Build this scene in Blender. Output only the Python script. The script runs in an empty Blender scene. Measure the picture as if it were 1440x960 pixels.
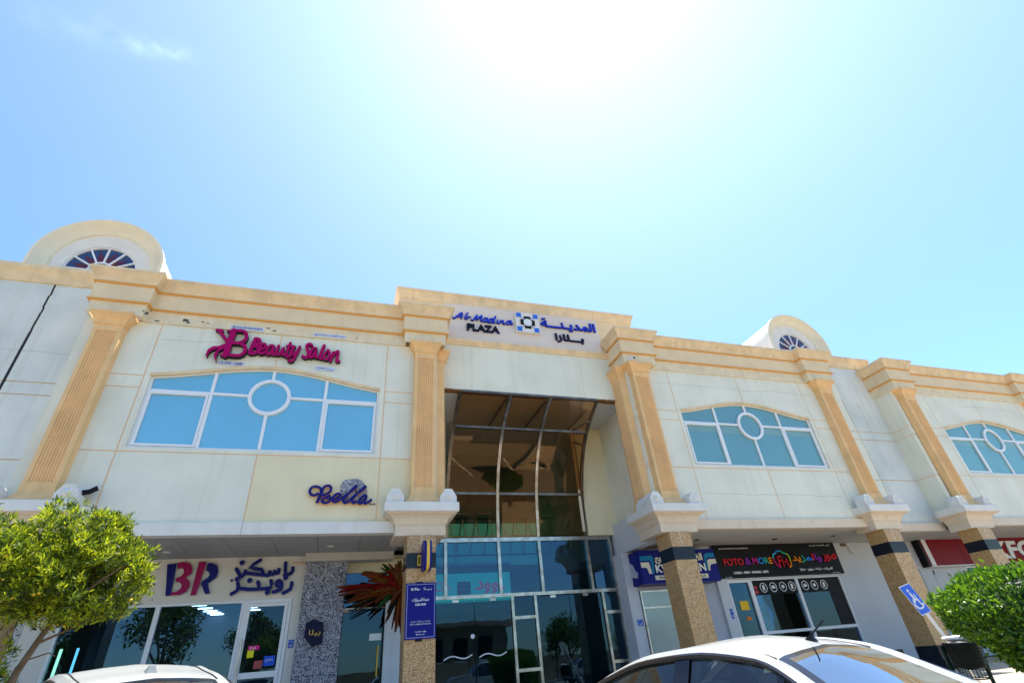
import bpy, math, random
import numpy as np
from mathutils import Vector, Matrix
from mathutils.geometry import tessellate_polygon

R = math.radians
PI = math.pi
random.seed(7)
rng = np.random.default_rng(11)
sc = bpy.context.scene
col = sc.collection

# ------------------------------------------------------------------ camera
cam = bpy.data.cameras.new('camera')
camo = bpy.data.objects.new('camera', cam)
col.objects.link(camo)
cam.sensor_fit = 'HORIZONTAL'
cam.sensor_width = 36.0
cam.lens = 698.76 / 1440 * 36
cam.clip_start = 0.05
cam.clip_end = 3000
RM = ((0.95380734, -0.29044777, -0.07675711),      # right
      (0.09680266, 0.53901269, -0.83671654),       # down
      (0.28439551, 0.79063608, 0.54223038))        # forward
m = Matrix(((RM[0][0], -RM[1][0], -RM[2][0], 0.0),
            (RM[0][1], -RM[1][1], -RM[2][1], -12.5),
            (RM[0][2], -RM[1][2], -RM[2][2], 1.5),
            (0, 0, 0, 1)))
camo.matrix_world = m
sc.camera = camo

# ------------------------------------------------------------------ light
SUN_EL, SUN_AZ = 72.5, 47.0          # azimuth measured from +Y (into the building) towards +X
world = bpy.data.worlds.new('World')
sc.world = world
world.use_nodes = True
nt = world.node_tree
bg = nt.nodes['Background']
sky = nt.nodes.new('ShaderNodeTexSky')
sky.sky_type = 'NISHITA'
sky.sun_disc = False
sky.sun_elevation = R(SUN_EL)
sky.sun_rotation = R(SUN_AZ)
sky.air_density = 1.2
sky.dust_density = 0.3
sky.ozone_density = 4.0
bg.inputs[1].default_value = 0.12
# a faint wisp of cirrus high on the left
tc = nt.nodes.new('ShaderNodeTexCoord')
def wn(kind, **kw):
    n = nt.nodes.new(kind)
    for k, v in kw.items():
        setattr(n, k, v)
    return n
def wisp(direction, across, long_r, short_r, gain):
    """mask of an elongated patch of the sky round a direction"""
    d = Vector(direction).normalized()
    a = Vector(across); a = (a - d * a.dot(d)).normalized()
    b = d.cross(a)
    out = []
    for v, r_ in ((a, long_r), (b, short_r)):
        dp = wn('ShaderNodeVectorMath', operation='DOT_PRODUCT')
        nt.links.new(tc.outputs['Generated'], dp.inputs[0]); dp.inputs[1].default_value = v
        sb = wn('ShaderNodeMath', operation='SUBTRACT'); sb.inputs[1].default_value = 0.0
        nt.links.new(dp.outputs['Value'], sb.inputs[0])
        dv = wn('ShaderNodeMath', operation='DIVIDE'); dv.inputs[1].default_value = r_
        nt.links.new(sb.outputs[0], dv.inputs[0])
        sq = wn('ShaderNodeMath', operation='MULTIPLY')
        nt.links.new(dv.outputs[0], sq.inputs[0]); nt.links.new(dv.outputs[0], sq.inputs[1])
        out.append(sq)
    ad = wn('ShaderNodeMath', operation='ADD')
    nt.links.new(out[0].outputs[0], ad.inputs[0]); nt.links.new(out[1].outputs[0], ad.inputs[1])
    ng = wn('ShaderNodeMath', operation='MULTIPLY'); ng.inputs[1].default_value = -1.0
    nt.links.new(ad.outputs[0], ng.inputs[0])
    ex = wn('ShaderNodeMath', operation='EXPONENT'); nt.links.new(ng.outputs[0], ex.inputs[0])
    # fibrous structure
    nz = wn('ShaderNodeTexNoise'); nz.inputs['Scale'].default_value = 26.0; nz.inputs['Detail'].default_value = 5.0
    nt.links.new(tc.outputs['Generated'], nz.inputs['Vector'])
    mr = wn('ShaderNodeMapRange'); mr.inputs['From Min'].default_value = 0.35; mr.inputs['From Max'].default_value = 0.75
    nt.links.new(nz.outputs['Fac'], mr.inputs['Value'])
    mu = wn('ShaderNodeMath', operation='MULTIPLY'); nt.links.new(ex.outputs[0], mu.inputs[0]); nt.links.new(mr.outputs[0], mu.inputs[1])
    g = wn('ShaderNodeMath', operation='MULTIPLY'); g.inputs[1].default_value = gain
    nt.links.new(mu.outputs[0], g.inputs[0])
    return g
w1 = wisp((-0.330, 0.501, 0.800), (0.95, -0.16, -0.27), 0.040, 0.012, 0.28)
w2 = wisp((-0.414, 0.478, 0.774), (0.95, -0.16, -0.27), 0.05, 0.02, 0.10)
sm = wn('ShaderNodeMath', operation='ADD'); nt.links.new(w1.outputs[0], sm.inputs[0]); nt.links.new(w2.outputs[0], sm.inputs[1])
mixw = wn('ShaderNodeMixRGB'); mixw.blend_type = 'MIX'
mixw.inputs[2].default_value = (9.0, 9.4, 10.0, 1)
nt.links.new(sm.outputs[0], mixw.inputs[0]); nt.links.new(sky.outputs[0], mixw.inputs[1])
tint = wn('ShaderNodeMixRGB'); tint.blend_type = 'MULTIPLY'; tint.inputs[0].default_value = 1.0
tint.inputs[2].default_value = (0.70, 0.88, 1.0, 1)
nt.links.new(mixw.outputs[0], tint.inputs[1])
# broad bright aureole that hazy coastal air makes round the sun
sdir = Vector((math.sin(R(SUN_AZ)) * math.cos(R(SUN_EL)), math.cos(R(SUN_AZ)) * math.cos(R(SUN_EL)), math.sin(R(SUN_EL))))
ad_ = wn('ShaderNodeVectorMath', operation='DOT_PRODUCT'); ad_.inputs[1].default_value = sdir
nt.links.new(tc.outputs['Generated'], ad_.inputs[0])
am = wn('ShaderNodeMath', operation='MULTIPLY_ADD'); am.inputs[1].default_value = 4.9; am.inputs[2].default_value = -4.9
nt.links.new(ad_.outputs['Value'], am.inputs[0])
ae = wn('ShaderNodeMath', operation='EXPONENT'); nt.links.new(am.outputs[0], ae.inputs[0])
ag = wn('ShaderNodeMath', operation='MULTIPLY'); ag.inputs[1].default_value = 2.35; nt.links.new(ae.outputs[0], ag.inputs[0])
au = wn('ShaderNodeMixRGB'); au.blend_type = 'ADD'; au.inputs[0].default_value = 1.0
nt.links.new(tint.outputs[0], au.inputs[1]); nt.links.new(ag.outputs[0], au.inputs[2])
nt.links.new(au.outputs[0], bg.inputs[0])

sun = bpy.data.lights.new('sun', 'SUN')
sun.energy = 4.6
sun.angle = R(0.53)
sun.color = (1.0, 0.95, 0.86)
suno = bpy.data.objects.new('sun', sun)
col.objects.link(suno)
sd = Vector((math.sin(R(SUN_AZ)) * math.cos(R(SUN_EL)), math.cos(R(SUN_AZ)) * math.cos(R(SUN_EL)), math.sin(R(SUN_EL))))
suno.rotation_euler = (-sd).to_track_quat('-Z', 'Y').to_euler()
suno.location = (0, -5, 40)

sc.view_settings.view_transform = 'Standard'
sc.view_settings.look = 'None'
sc.view_settings.exposure = 1.12
sc.view_settings.gamma = 1.0
sc.cycles.max_bounces = 8
sc.cycles.transparent_max_bounces = 12
sc.cycles.use_denoising = True

# ------------------------------------------------------------------ materials
def lin(c):
    return tuple(c) + (1.0,)
MATS = {}
def mat(name, color, rough=0.6, metal=0.0, var=0.0, vscale=3.0, bump=0.0, bscale=40.0, spec=0.5,
        color2=None, streak=0.0, emit=None, estr=0.0, coat=0.0, transl=0.0):
    if name in MATS:
        return MATS[name]
    M = bpy.data.materials.new(name)
    M.use_nodes = True
    n = M.node_tree
    p = n.nodes['Principled BSDF']
    p.inputs['Base Color'].default_value = lin(color)
    p.inputs['Roughness'].default_value = rough
    p.inputs['Metallic'].default_value = metal
    p.inputs['Specular IOR Level'].default_value = spec
    p.inputs['Coat Weight'].default_value = coat
    p.inputs['Coat Roughness'].default_value = 0.03
    if emit:
        p.inputs['Emission Color'].default_value = lin(emit)
        p.inputs['Emission Strength'].default_value = estr
    t = n.nodes.new('ShaderNodeTexCoord')
    last = None
    if var or color2:
        nz = n.nodes.new('ShaderNodeTexNoise')
        nz.inputs['Scale'].default_value = vscale
        nz.inputs['Detail'].default_value = 6
        n.links.new(t.outputs['Object'], nz.inputs['Vector'])
        mx = n.nodes.new('ShaderNodeMixRGB')
        c2 = color2 or tuple(max(0, c * (1 - var)) for c in color)
        mx.inputs[1].default_value = lin(color)
        mx.inputs[2].default_value = lin(c2)
        mr = n.nodes.new('ShaderNodeMapRange')
        mr.inputs['From Min'].default_value = 0.38
        mr.inputs['From Max'].default_value = 0.68
        n.links.new(nz.outputs['Fac'], mr.inputs['Value'])
        n.links.new(mr.outputs[0], mx.inputs[0])
        last = mx
    if streak:
        mp = n.nodes.new('ShaderNodeMapping')
        mp.inputs['Scale'].default_value = (4.2, 4.2, 0.17)
        n.links.new(t.outputs['Object'], mp.inputs['Vector'])
        nz = n.nodes.new('ShaderNodeTexNoise')
        nz.inputs['Scale'].default_value = 1.5
        nz.inputs['Detail'].default_value = 7
        n.links.new(mp.outputs[0], nz.inputs['Vector'])
        mr = n.nodes.new('ShaderNodeMapRange')
        mr.inputs['From Min'].default_value = 0.54
        mr.inputs['From Max'].default_value = 0.80
        mr.inputs['To Max'].default_value = streak
        n.links.new(nz.outputs['Fac'], mr.inputs['Value'])
        mx = n.nodes.new('ShaderNodeMixRGB')
        n.links.new(mr.outputs[0], mx.inputs[0])
        if last:
            n.links.new(last.outputs[0], mx.inputs[1])
        else:
            mx.inputs[1].default_value = lin(color)
        mx.inputs[2].default_value = (0.42, 0.29, 0.14, 1)
        last = mx
    if last:
        n.links.new(last.outputs[0], p.inputs['Base Color'])
    if bump:
        nb = n.nodes.new('ShaderNodeTexNoise')
        nb.inputs['Scale'].default_value = bscale
        nb.inputs['Detail'].default_value = 4
        n.links.new(t.outputs['Object'], nb.inputs['Vector'])
        b = n.nodes.new('ShaderNodeBump')
        b.inputs['Strength'].default_value = bump
        b.inputs['Distance'].default_value = 0.01
        n.links.new(nb.outputs['Fac'], b.inputs['Height'])
        n.links.new(b.outputs[0], p.inputs['Normal'])
    if transl:
        tr = n.nodes.new('ShaderNodeBsdfTranslucent')
        tr.inputs['Color'].default_value = lin(tuple(min(1, c * 1.6) for c in color))
        ms = n.nodes.new('ShaderNodeMixShader')
        ms.inputs[0].default_value = transl
        n.links.new(p.outputs[0], ms.inputs[1])
        n.links.new(tr.outputs[0], ms.inputs[2])
        n.links.new(ms.outputs[0], n.nodes['Material Output'].inputs[0])
    MATS[name] = M
    return M

def glass(name, tint, base=0.06, gain=1.0, rough=0.0, film=None, film_mix=0.0, refl=(1, 1, 1), wave=0.0):
    """window glass: tinted see-through sheet with mirror reflection that grows at grazing angles"""
    if name in MATS:
        return MATS[name]
    M = bpy.data.materials.new(name); M.use_nodes = True
    n = M.node_tree
    n.nodes.remove(n.nodes['Principled BSDF'])
    out = n.nodes['Material Output']
    fr = n.nodes.new('ShaderNodeFresnel'); fr.inputs['IOR'].default_value = 1.5
    ma = n.nodes.new('ShaderNodeMath'); ma.operation = 'MULTIPLY_ADD'; ma.use_clamp = True
    ma.inputs[1].default_value = gain; ma.inputs[2].default_value = base
    n.links.new(fr.outputs[0], ma.inputs[0])
    tr = n.nodes.new('ShaderNodeBsdfTransparent'); tr.inputs[0].default_value = lin(tint)
    gl = n.nodes.new('ShaderNodeBsdfGlossy'); gl.inputs['Roughness'].default_value = rough
    gl.inputs['Color'].default_value = lin(refl)
    if wave:
        tcn = n.nodes.new('ShaderNodeTexCoord'); wz = n.nodes.new('ShaderNodeTexNoise'); wz.inputs['Scale'].default_value = 0.9
        bp = n.nodes.new('ShaderNodeBump'); bp.inputs['Strength'].default_value = wave; bp.inputs['Distance'].default_value = 0.05
        n.links.new(tcn.outputs['Object'], wz.inputs['Vector']); n.links.new(wz.outputs['Fac'], bp.inputs['Height'])
        n.links.new(bp.outputs[0], gl.inputs['Normal'])
    first = tr
    if film:
        df = n.nodes.new('ShaderNodeBsdfDiffuse'); df.inputs[0].default_value = lin(film)
        tf = n.nodes.new('ShaderNodeTexCoord'); nf_ = n.nodes.new('ShaderNodeTexNoise'); nf_.inputs['Scale'].default_value = 0.8; nf_.inputs['Detail'].default_value = 5
        mf = n.nodes.new('ShaderNodeMixRGB'); mf.inputs[1].default_value = lin(film); mf.inputs[2].default_value = lin(tuple(c * 0.72 for c in film))
        n.links.new(tf.outputs['Object'], nf_.inputs['Vector']); n.links.new(nf_.outputs['Fac'], mf.inputs[0]); n.links.new(mf.outputs[0], df.inputs[0])
        m0 = n.nodes.new('ShaderNodeMixShader'); m0.inputs[0].default_value = film_mix
        n.links.new(tr.outputs[0], m0.inputs[1]); n.links.new(df.outputs[0], m0.inputs[2])
        first = m0
    ms = n.nodes.new('ShaderNodeMixShader')
    n.links.new(ma.outputs[0], ms.inputs[0]); n.links.new(first.outputs[0], ms.inputs[1]); n.links.new(gl.outputs[0], ms.inputs[2])
    n.links.new(ms.outputs[0], out.inputs[0])
    MATS[name] = M
    return M

def speckle(name, cols, scale, rough=0.35, bump=0.0):
    """polished granite / rough stone: voronoi grains in several colours"""
    M = bpy.data.materials.new(name); M.use_nodes = True
    n = M.node_tree; p = n.nodes['Principled BSDF']
    t = n.nodes.new('ShaderNodeTexCoord')
    v = n.nodes.new('ShaderNodeTexVoronoi'); v.inputs['Scale'].default_value = scale
    nz = n.nodes.new('ShaderNodeTexNoise'); nz.inputs['Scale'].default_value = scale * 0.5; nz.inputs['Detail'].default_value = 3
    n.links.new(t.outputs['Object'], v.inputs['Vector']); n.links.new(t.outputs['Object'], nz.inputs['Vector'])
    sp = n.nodes.new('ShaderNodeSeparateColor'); n.links.new(v.outputs['Color'], sp.inputs[0])
    ad = n.nodes.new('ShaderNodeMath'); ad.operation = 'MULTIPLY_ADD'; ad.inputs[1].default_value = 0.6
    n.links.new(sp.outputs[0], ad.inputs[0])
    sb = n.nodes.new('ShaderNodeMath'); sb.operation = 'MULTIPLY'; sb.inputs[1].default_value = 0.4
    n.links.new(nz.outputs['Fac'], sb.inputs[0]); n.links.new(sb.outputs[0], ad.inputs[2])
    r = n.nodes.new('ShaderNodeValToRGB')
    r.color_ramp.interpolation = 'CONSTANT'
    el = r.color_ramp.elements
    while len(el) < len(cols):
        el.new(0.5)
    for i, c in enumerate(cols):
        el[i].position = 0.12 + 0.7 * i / len(cols)
        el[i].color = lin(c)
    n.links.new(ad.outputs[0], r.inputs[0])
    n.links.new(r.outputs[0], p.inputs['Base Color'])
    p.inputs['Roughness'].default_value = rough
    if bump:
        b = n.nodes.new('ShaderNodeBump'); b.inputs['Strength'].default_value = bump; b.inputs['Distance'].default_value = 0.03
        n.links.new(ad.outputs[0], b.inputs['Height']); n.links.new(b.outputs[0], p.inputs['Normal'])
    MATS[name] = M
    return M

STUCCO = mat('white_stucco', (0.80, 0.775, 0.635), 0.85, var=0.11, vscale=0.9, bump=0.25, bscale=60, streak=0.22)
STUCCO2 = mat('cream_stucco', (0.82, 0.71, 0.46), 0.85, var=0.07, vscale=1.3, bump=0.25, bscale=60, streak=0.10)
STAINED = mat('stained_stucco', (0.76, 0.76, 0.69), 0.9, color2=(0.58, 0.61, 0.56), vscale=0.7, bump=0.3, bscale=50, streak=0.25)
GROOVE = mat('groove_paint', (0.82, 0.54, 0.30), 0.85)
CRACK = mat('open_joint', (0.03, 0.03, 0.03), 0.9)
TRIM = mat('cornice_cream', (0.84, 0.63, 0.38), 0.8, var=0.18, vscale=2.6, bump=0.2, bscale=50, streak=0.32)
TRIM2 = mat('frieze_cream', (0.81, 0.63, 0.39), 0.8, var=0.10, vscale=1.6, bump=0.15, bscale=50, streak=0.14)
ARCHI = mat('architrave_cream', (0.80, 0.67, 0.45), 0.85, var=0.14, vscale=3.5, bump=0.2, bscale=50, streak=0.12)
RIMC = mat('arch_rim_cream', (0.80, 0.72, 0.54), 0.8, var=0.06, streak=0.12)
FILLET = mat('fillet_peach', (0.74, 0.36, 0.09), 0.8)
PEACH = mat('pilaster_peach', (0.88, 0.55, 0.25), 0.8, var=0.14, vscale=2.4, bump=0.2, bscale=50, streak=0.22)
PINK = mat('panel_pink', (0.74, 0.63, 0.54), 0.8, var=0.05, vscale=1.0)
LEDGE = mat('ledge_white', (0.78, 0.74, 0.67), 0.8, var=0.08, vscale=2.5, streak=0.2)
LEDGE2 = mat('ledge_cream', (0.74, 0.61, 0.46), 0.8, var=0.08, vscale=2.0, streak=0.3)
WHITEP = mat('white_paint', (0.80, 0.80, 0.79), 0.5)
ALU = mat('white_aluminium', (0.80, 0.80, 0.80), 0.35)
STEEL = mat('stainless_steel', (0.60, 0.57, 0.52), 0.30, metal=1.0, color2=(0.34, 0.29, 0.23), vscale=4)
BRONZE = mat('bronze_steel', (0.16, 0.125, 0.10), 0.3, metal=0.9, color2=(0.30, 0.22, 0.15), vscale=3)
GRANITE = speckle('tan_granite', [(0.08, 0.035, 0.010), (0.33, 0.155, 0.045), (0.52, 0.275, 0.09), (0.60, 0.37, 0.15), (0.70, 0.50, 0.28)], 92, 0.3)
BLACKG = mat('black_granite', (0.010, 0.012, 0.018), 0.15, spec=0.25, color2=(0.03, 0.032, 0.04), vscale=60)
ROUGHST = speckle('rough_grey_stone', [(0.02, 0.02, 0.025), (0.14, 0.14, 0.17), (0.34, 0.34, 0.40), (0.50, 0.50, 0.56), (0.18, 0.17, 0.20)], 48, 0.8, bump=0.7)
SOFFIT = mat('soffit_panel', (0.40, 0.39, 0.37), 0.7, var=0.06, vscale=1.2)
SOFFIT2 = mat('soffit_cream', (0.55, 0.51, 0.44), 0.7, var=0.06, vscale=1.2)
GREYWALL = mat('grey_wall', (0.46, 0.47, 0.52), 0.8, var=0.05)
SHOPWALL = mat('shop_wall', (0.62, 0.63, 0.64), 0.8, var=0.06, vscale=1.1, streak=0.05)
BRWALL = mat('ice_cream_wall', (0.74, 0.70, 0.62), 0.75, var=0.05, vscale=1.5)
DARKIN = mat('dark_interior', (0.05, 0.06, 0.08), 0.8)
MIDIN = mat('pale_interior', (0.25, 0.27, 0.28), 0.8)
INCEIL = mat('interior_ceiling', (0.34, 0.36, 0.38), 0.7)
INFLOOR = mat('interior_floor', (0.20, 0.18, 0.16), 0.3)
PANE = glass('blue_film_glass', (0.10, 0.22, 0.28), base=0.24, gain=1.6, rough=0.012, film=(0.12, 0.46, 0.62), film_mix=1.0, wave=0.10, refl=(0.8, 0.95, 0.95))
PANE2 = glass('teal_sky_glass', (0.10, 0.22, 0.24), base=0.16, gain=1.3, rough=0.012, film=(0.13, 0.32, 0.33), film_mix=1.0, wave=0.12, refl=(0.62, 0.74, 0.70))
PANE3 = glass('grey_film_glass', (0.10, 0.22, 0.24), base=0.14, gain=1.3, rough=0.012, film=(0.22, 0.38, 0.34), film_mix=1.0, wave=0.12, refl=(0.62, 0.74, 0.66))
SHOPGL = glass('shop_glass', (0.42, 0.54, 0.62), base=0.03, gain=1.1, refl=(0.42, 0.70, 1.0), wave=0.03)
DOORGL = glass('door_glass', (0.38, 0.48, 0.54), base=0.015, gain=0.9, refl=(0.40, 0.70, 0.98), wave=0.05)
CURVEGL = glass('bronze_glass', (0.60, 0.43, 0.25), base=0.03, gain=0.75, refl=(1.0, 0.60, 0.32), wave=0.03)
FROST = glass('frosted_glass', (0.4, 0.5, 0.5), base=0.05, gain=1.0, rough=0.15, film=(0.36, 0.47, 0.45), film_mix=0.95)
LUNET = glass('lunette_glass', (0.03, 0.06, 0.13), base=0.06, gain=1.0, film=(0.010, 0.035, 0.15), film_mix=0.9)
LUNRED = mat('lunette_red', (0.10, 0.015, 0.03), 0.2)
NAVY = mat('navy_vinyl', (0.010, 0.012, 0.18), 0.35, spec=0.12)
NAVYL = mat('navy_letter', (0.010, 0.014, 0.15), 0.35, spec=0.12)
ROYAL = mat('royal_blue', (0.02, 0.05, 0.52), 0.35, spec=0.12)
MAGENTA = mat('magenta_acrylic', (0.38, 0.0, 0.10), 0.3, spec=0.12)
CRIMSON = mat('plum_acrylic', (0.32, 0.01, 0.09), 0.3, spec=0.12)
BLACK = mat('black_paint', (0.012, 0.012, 0.014), 0.4, spec=0.12)
SILVER = mat('letter_side', (0.55, 0.56, 0.60), 0.4, metal=0.3)
HALO = mat('amber_halo_side', (0.80, 0.34, 0.03), 0.5)  # halo light behind the cafe letters, put into their side colour
CARWHITE = mat('white_car_paint', (0.42, 0.43, 0.41), 0.35, coat=0.6, spec=0.4)
CARGL = glass('car_glass', (0.42, 0.50, 0.50), base=0.03, gain=1.2)
CARGL2 = glass('car_rear_glass', (0.30, 0.36, 0.38), base=0.12, gain=2.0)
RUBBER = mat('black_rubber', (0.02, 0.02, 0.022), 0.6)
TRIMBLK = mat('gloss_black_trim', (0.01, 0.01, 0.014), 0.15)
RIM = mat('alloy_rim', (0.55, 0.55, 0.56), 0.25, metal=1.0)
REDLAMP = mat('red_lamp', (0.45, 0.01, 0.01), 0.15)
CLEARLAMP = mat('clear_lamp', (0.75, 0.77, 0.78), 0.1)
SEAT = mat('seat_cloth', (0.30, 0.28, 0.25), 0.8)
CLOTH = mat('white_cloth', (0.78, 0.78, 0.78), 0.8)
BARK = mat('tree_bark', (0.20, 0.13, 0.075), 0.9, var=0.4, vscale=8, bump=0.6, bscale=30)
LEAFA = mat('leaf_bright', (0.36, 0.40, 0.010), 0.5, transl=0.45)
LEAFB = mat('leaf_mid', (0.13, 0.19, 0.008), 0.5, transl=0.40)
LEAFC = mat('leaf_dark', (0.035, 0.065, 0.006), 0.5, transl=0.30)
HEDA = mat('hedge_leaf_bright', (0.14, 0.26, 0.010), 0.38, transl=0.40)
HEDB = mat('hedge_leaf_mid', (0.065, 0.16, 0.010), 0.38, transl=0.35)
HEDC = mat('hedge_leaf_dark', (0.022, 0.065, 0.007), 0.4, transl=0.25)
FLOWER = mat('yellow_flower', (0.72, 0.46, 0.015), 0.6)
ROADBOUNCE = mat('warm_bounce_road', (0.25, 0.21, 0.165), 0.9, var=0.2, vscale=5, bump=0.4, bscale=120)  # unseen road surface made light and warm to bounce fill onto the facade
PAVE = mat('pavement_concrete', (0.44, 0.38, 0.30), 0.85, var=0.12, vscale=2, bump=0.2, bscale=80)
PAVET = mat('paving_tile', (0.48, 0.40, 0.29), 0.8, var=0.14, vscale=1.5, bump=0.15, bscale=90)
KERB = mat('kerb_concrete', (0.42, 0.41, 0.38), 0.85, var=0.1)
ROADPAINT = mat('road_paint', (0.72, 0.72, 0.70), 0.7, var=0.1)
SAND = mat('sandy_ground', (0.42, 0.34, 0.24), 0.95, var=0.15, vscale=0.4)
VILLA = mat('villa_wall', (0.26, 0.20, 0.13), 0.85, var=0.08)
BINGREEN = mat('bin_green', (0.003, 0.018, 0.010), 0.5, spec=0.1)
SIGNBLUE = mat('sign_blue', (0.01, 0.12, 0.68), 0.35)
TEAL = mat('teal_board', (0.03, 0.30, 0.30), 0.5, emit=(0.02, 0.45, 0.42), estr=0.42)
GOLD = mat('gold_paint', (0.75, 0.48, 0.04), 0.4)
KRED = mat('sign_red', (0.22, 0.002, 0.010), 0.35, spec=0.12)
LIGHTW = mat('lit_panel', (0.9, 0.9, 0.9), 0.5, emit=(0.85, 0.95, 1.0), estr=7.0)
TUBEG = mat('lit_tube_green', (0.8, 0.9, 0.7), 0.5, emit=(0.62, 1.0, 0.62), estr=1.8)
TUBEB = mat('lit_tube_blue', (0.5, 0.8, 0.9), 0.5, emit=(0.25, 0.72, 1.0), estr=1.8)
def flat(name, c, rough=0.45):
    return mat(name, c, rough, spec=0.15)

# ------------------------------------------------------------------ builders
ORIG = {}
def origin_of(o):
    return ORIG.get(o.name, Vector((0, 0, 0))) if o else Vector((0, 0, 0))

class MB:
    """collects faces in world coordinates; build() links them as ONE mesh object"""
    def __init__(self):
        self.v = []; self.f = []; self.m = []
    def add(self, vs, fs, mi=0):
        b = len(self.v)
        self.v += [tuple(p) for p in vs]
        for f in fs:
            self.f.append(tuple(b + i for i in f)); self.m.append(mi)
        return self
    def box(self, x0, x1, y0, y1, z0, z1, mi=0, bev=0.0):
        v = [(x0, y0, z0), (x1, y0, z0), (x1, y1, z0), (x0, y1, z0), (x0, y0, z1), (x1, y0, z1), (x1, y1, z1), (x0, y1, z1)]
        return self.add(v, [(3, 2, 1, 0), (4, 5, 6, 7), (0, 1, 5, 4), (1, 2, 6, 5), (2, 3, 7, 6), (3, 0, 4, 7)], mi)
    def prism(self, poly, y0, y1, front=0, side=None, axis='Y'):
        """poly in (x,z) [axis Y], front at y0"""
        side = front if side is None else side
        n = len(poly)
        area = sum(poly[i][0] * poly[(i + 1) % n][1] - poly[(i + 1) % n][0] * poly[i][1] for i in range(n))
        if area < 0:
            poly = poly[::-1]
        def P(p, d):
            if axis == 'Y': return (p[0], d, p[1])
            if axis == 'X': return (d, p[0], p[1])
            return (p[0], p[1], d)
        tri = tessellate_polygon([[Vector((p[0], p[1], 0)) for p in poly]])
        vs = [P(p, y0) for p in poly] + [P(p, y1) for p in poly]
        self.add(vs, [t for t in tri], front)
        self.add(vs, [tuple(n + i for i in t[::-1]) for t in tri], side)
        self.add(vs, [(i, (i + 1) % n, n + (i + 1) % n, n + i) for i in range(n)], side)
        return self
    def cyl(self, p0, p1, r0, r1=None, n=10, mi=0, cap=True):
        r1 = r0 if r1 is None else r1
        a = Vector(p0); b = Vector(p1); d = (b - a).normalized()
        u = d.orthogonal().normalized(); w = d.cross(u)
        vs = []
        for c, r in ((a, r0), (b, r1)):
            for k in range(n):
                t = 2 * PI * k / n
                vs.append(c + u * (r * math.cos(t)) + w * (r * math.sin(t)))
        fs = [(k, (k + 1) % n, n + (k + 1) % n, n + k) for k in range(n)]
        if cap:
            fs += [tuple(range(n))[::-1], tuple(range(n, 2 * n))]
        return self.add(vs, fs, mi)
    def tube(self, pts, r, n=8, mi=0):
        rs = r if isinstance(r, (list, tuple)) else [r] * len(pts)
        pts = [Vector(p) for p in pts]
        vs = []; prev = None
        for i, p in enumerate(pts):
            d = (pts[min(i + 1, len(pts) - 1)] - pts[max(i - 1, 0)]).normalized()
            u = d.orthogonal().normalized() if prev is None else (prev - d * prev.dot(d)).normalized()
            prev = u; w = d.cross(u)
            for k in range(n):
                t = 2 * PI * k / n
                vs.append(p + u * (rs[i] * math.cos(t)) + w * (rs[i] * math.sin(t)))
        fs = []
        for i in range(len(pts) - 1):
            for k in range(n):
                fs.append((i * n + k, i * n + (k + 1) % n, (i + 1) * n + (k + 1) % n, (i + 1) * n + k))
        fs += [tuple(range(n))[::-1], tuple(range((len(pts) - 1) * n, len(pts) * n))]
        return self.add(vs, fs, mi)
    def sweep(self, path, prof, mi=0, ends=True):
        """profile (d,z) carried along a plan path with mitred corners; d points to the right of travel"""
        P = [Vector((p[0], p[1])) for p in path]
        n = len(P); k = len(prof)
        ds = [(P[i + 1] - P[i]).normalized() for i in range(n - 1)]
        nr = [Vector((d.y, -d.x)) for d in ds]
        vs = []
        for i in range(n):
            if i == 0: o = nr[0]
            elif i == n - 1: o = nr[-1]
            else:
                b = nr[i - 1] + nr[i]
                o = b / max(1e-6, (1 + nr[i - 1].dot(nr[i])))
            for d, z in prof:
                q = P[i] + o * d
                vs.append((q.x, q.y, z))
        fs = []
        for i in range(n - 1):
            for j in range(k - 1):
                fs.append((i * k + j, (i + 1) * k + j, (i + 1) * k + j + 1, i * k + j + 1))
        self.add(vs, fs, mi)
        if ends:
            for i, rev in ((0, True), (n - 1, False)):
                tri = tessellate_polygon([[Vector((d, z, 0)) for d, z in prof]])
                self.add(vs[i * k:(i + 1) * k], [t if rev else t[::-1] for t in tri], mi)
        return self
    def ribbon(self, pts, w, y0, y1, front=0, side=1, smooth=3, step=0.0006, taper=None):
        """a brush stroke in the (x,z) plane with round ends and thickness"""
        pts = [Vector((p[0], p[1])) for p in pts]
        if smooth > 1 and len(pts) > 2:
            q = []
            for i in range(len(pts) - 1):
                p0 = pts[max(i - 1, 0)]; p1 = pts[i]; p2 = pts[i + 1]; p3 = pts[min(i + 2, len(pts) - 1)]
                for s in range(smooth):
                    t = s / smooth
                    q.append(0.5 * ((2 * p1) + (p2 - p0) * t + (2 * p0 - 5 * p1 + 4 * p2 - p3) * t * t + (3 * p1 - p0 - 3 * p2 + p3) * t ** 3))
            q.append(pts[-1]); pts = q
        h = w / 2
        L = []
        d0 = (pts[1] - pts[0]).normalized(); d1 = (pts[-1] - pts[-2]).normalized()
        seq = [(pts[0] - d0 * h, 0.25)] + [(pts[0] - d0 * h * 0.6, 0.8)] + [(p, 1.0) for p in pts] + [(pts[-1] + d1 * h * 0.6, 0.8), (pts[-1] + d1 * h, 0.25)]
        n = len(seq); vs = []
        for i, (p, k) in enumerate(seq):
            a = seq[max(i - 1, 0)][0]; b = seq[min(i + 1, n - 1)][0]
            d = (b - a)
            d = d.normalized() if d.length > 1e-9 else d0
            nv = Vector((-d.y, d.x)) * (h * k)
            yf = y0 - step * i
            vs += [(p.x + nv.x, yf, p.y + nv.y), (p.x - nv.x, yf, p.y - nv.y), (p.x + nv.x, y1, p.y + nv.y), (p.x - nv.x, y1, p.y - nv.y)]
        ff = [(4 * i, 4 * i + 1, 4 * i + 5, 4 * i + 4) for i in range(n - 1)]
        fs = []
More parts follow.
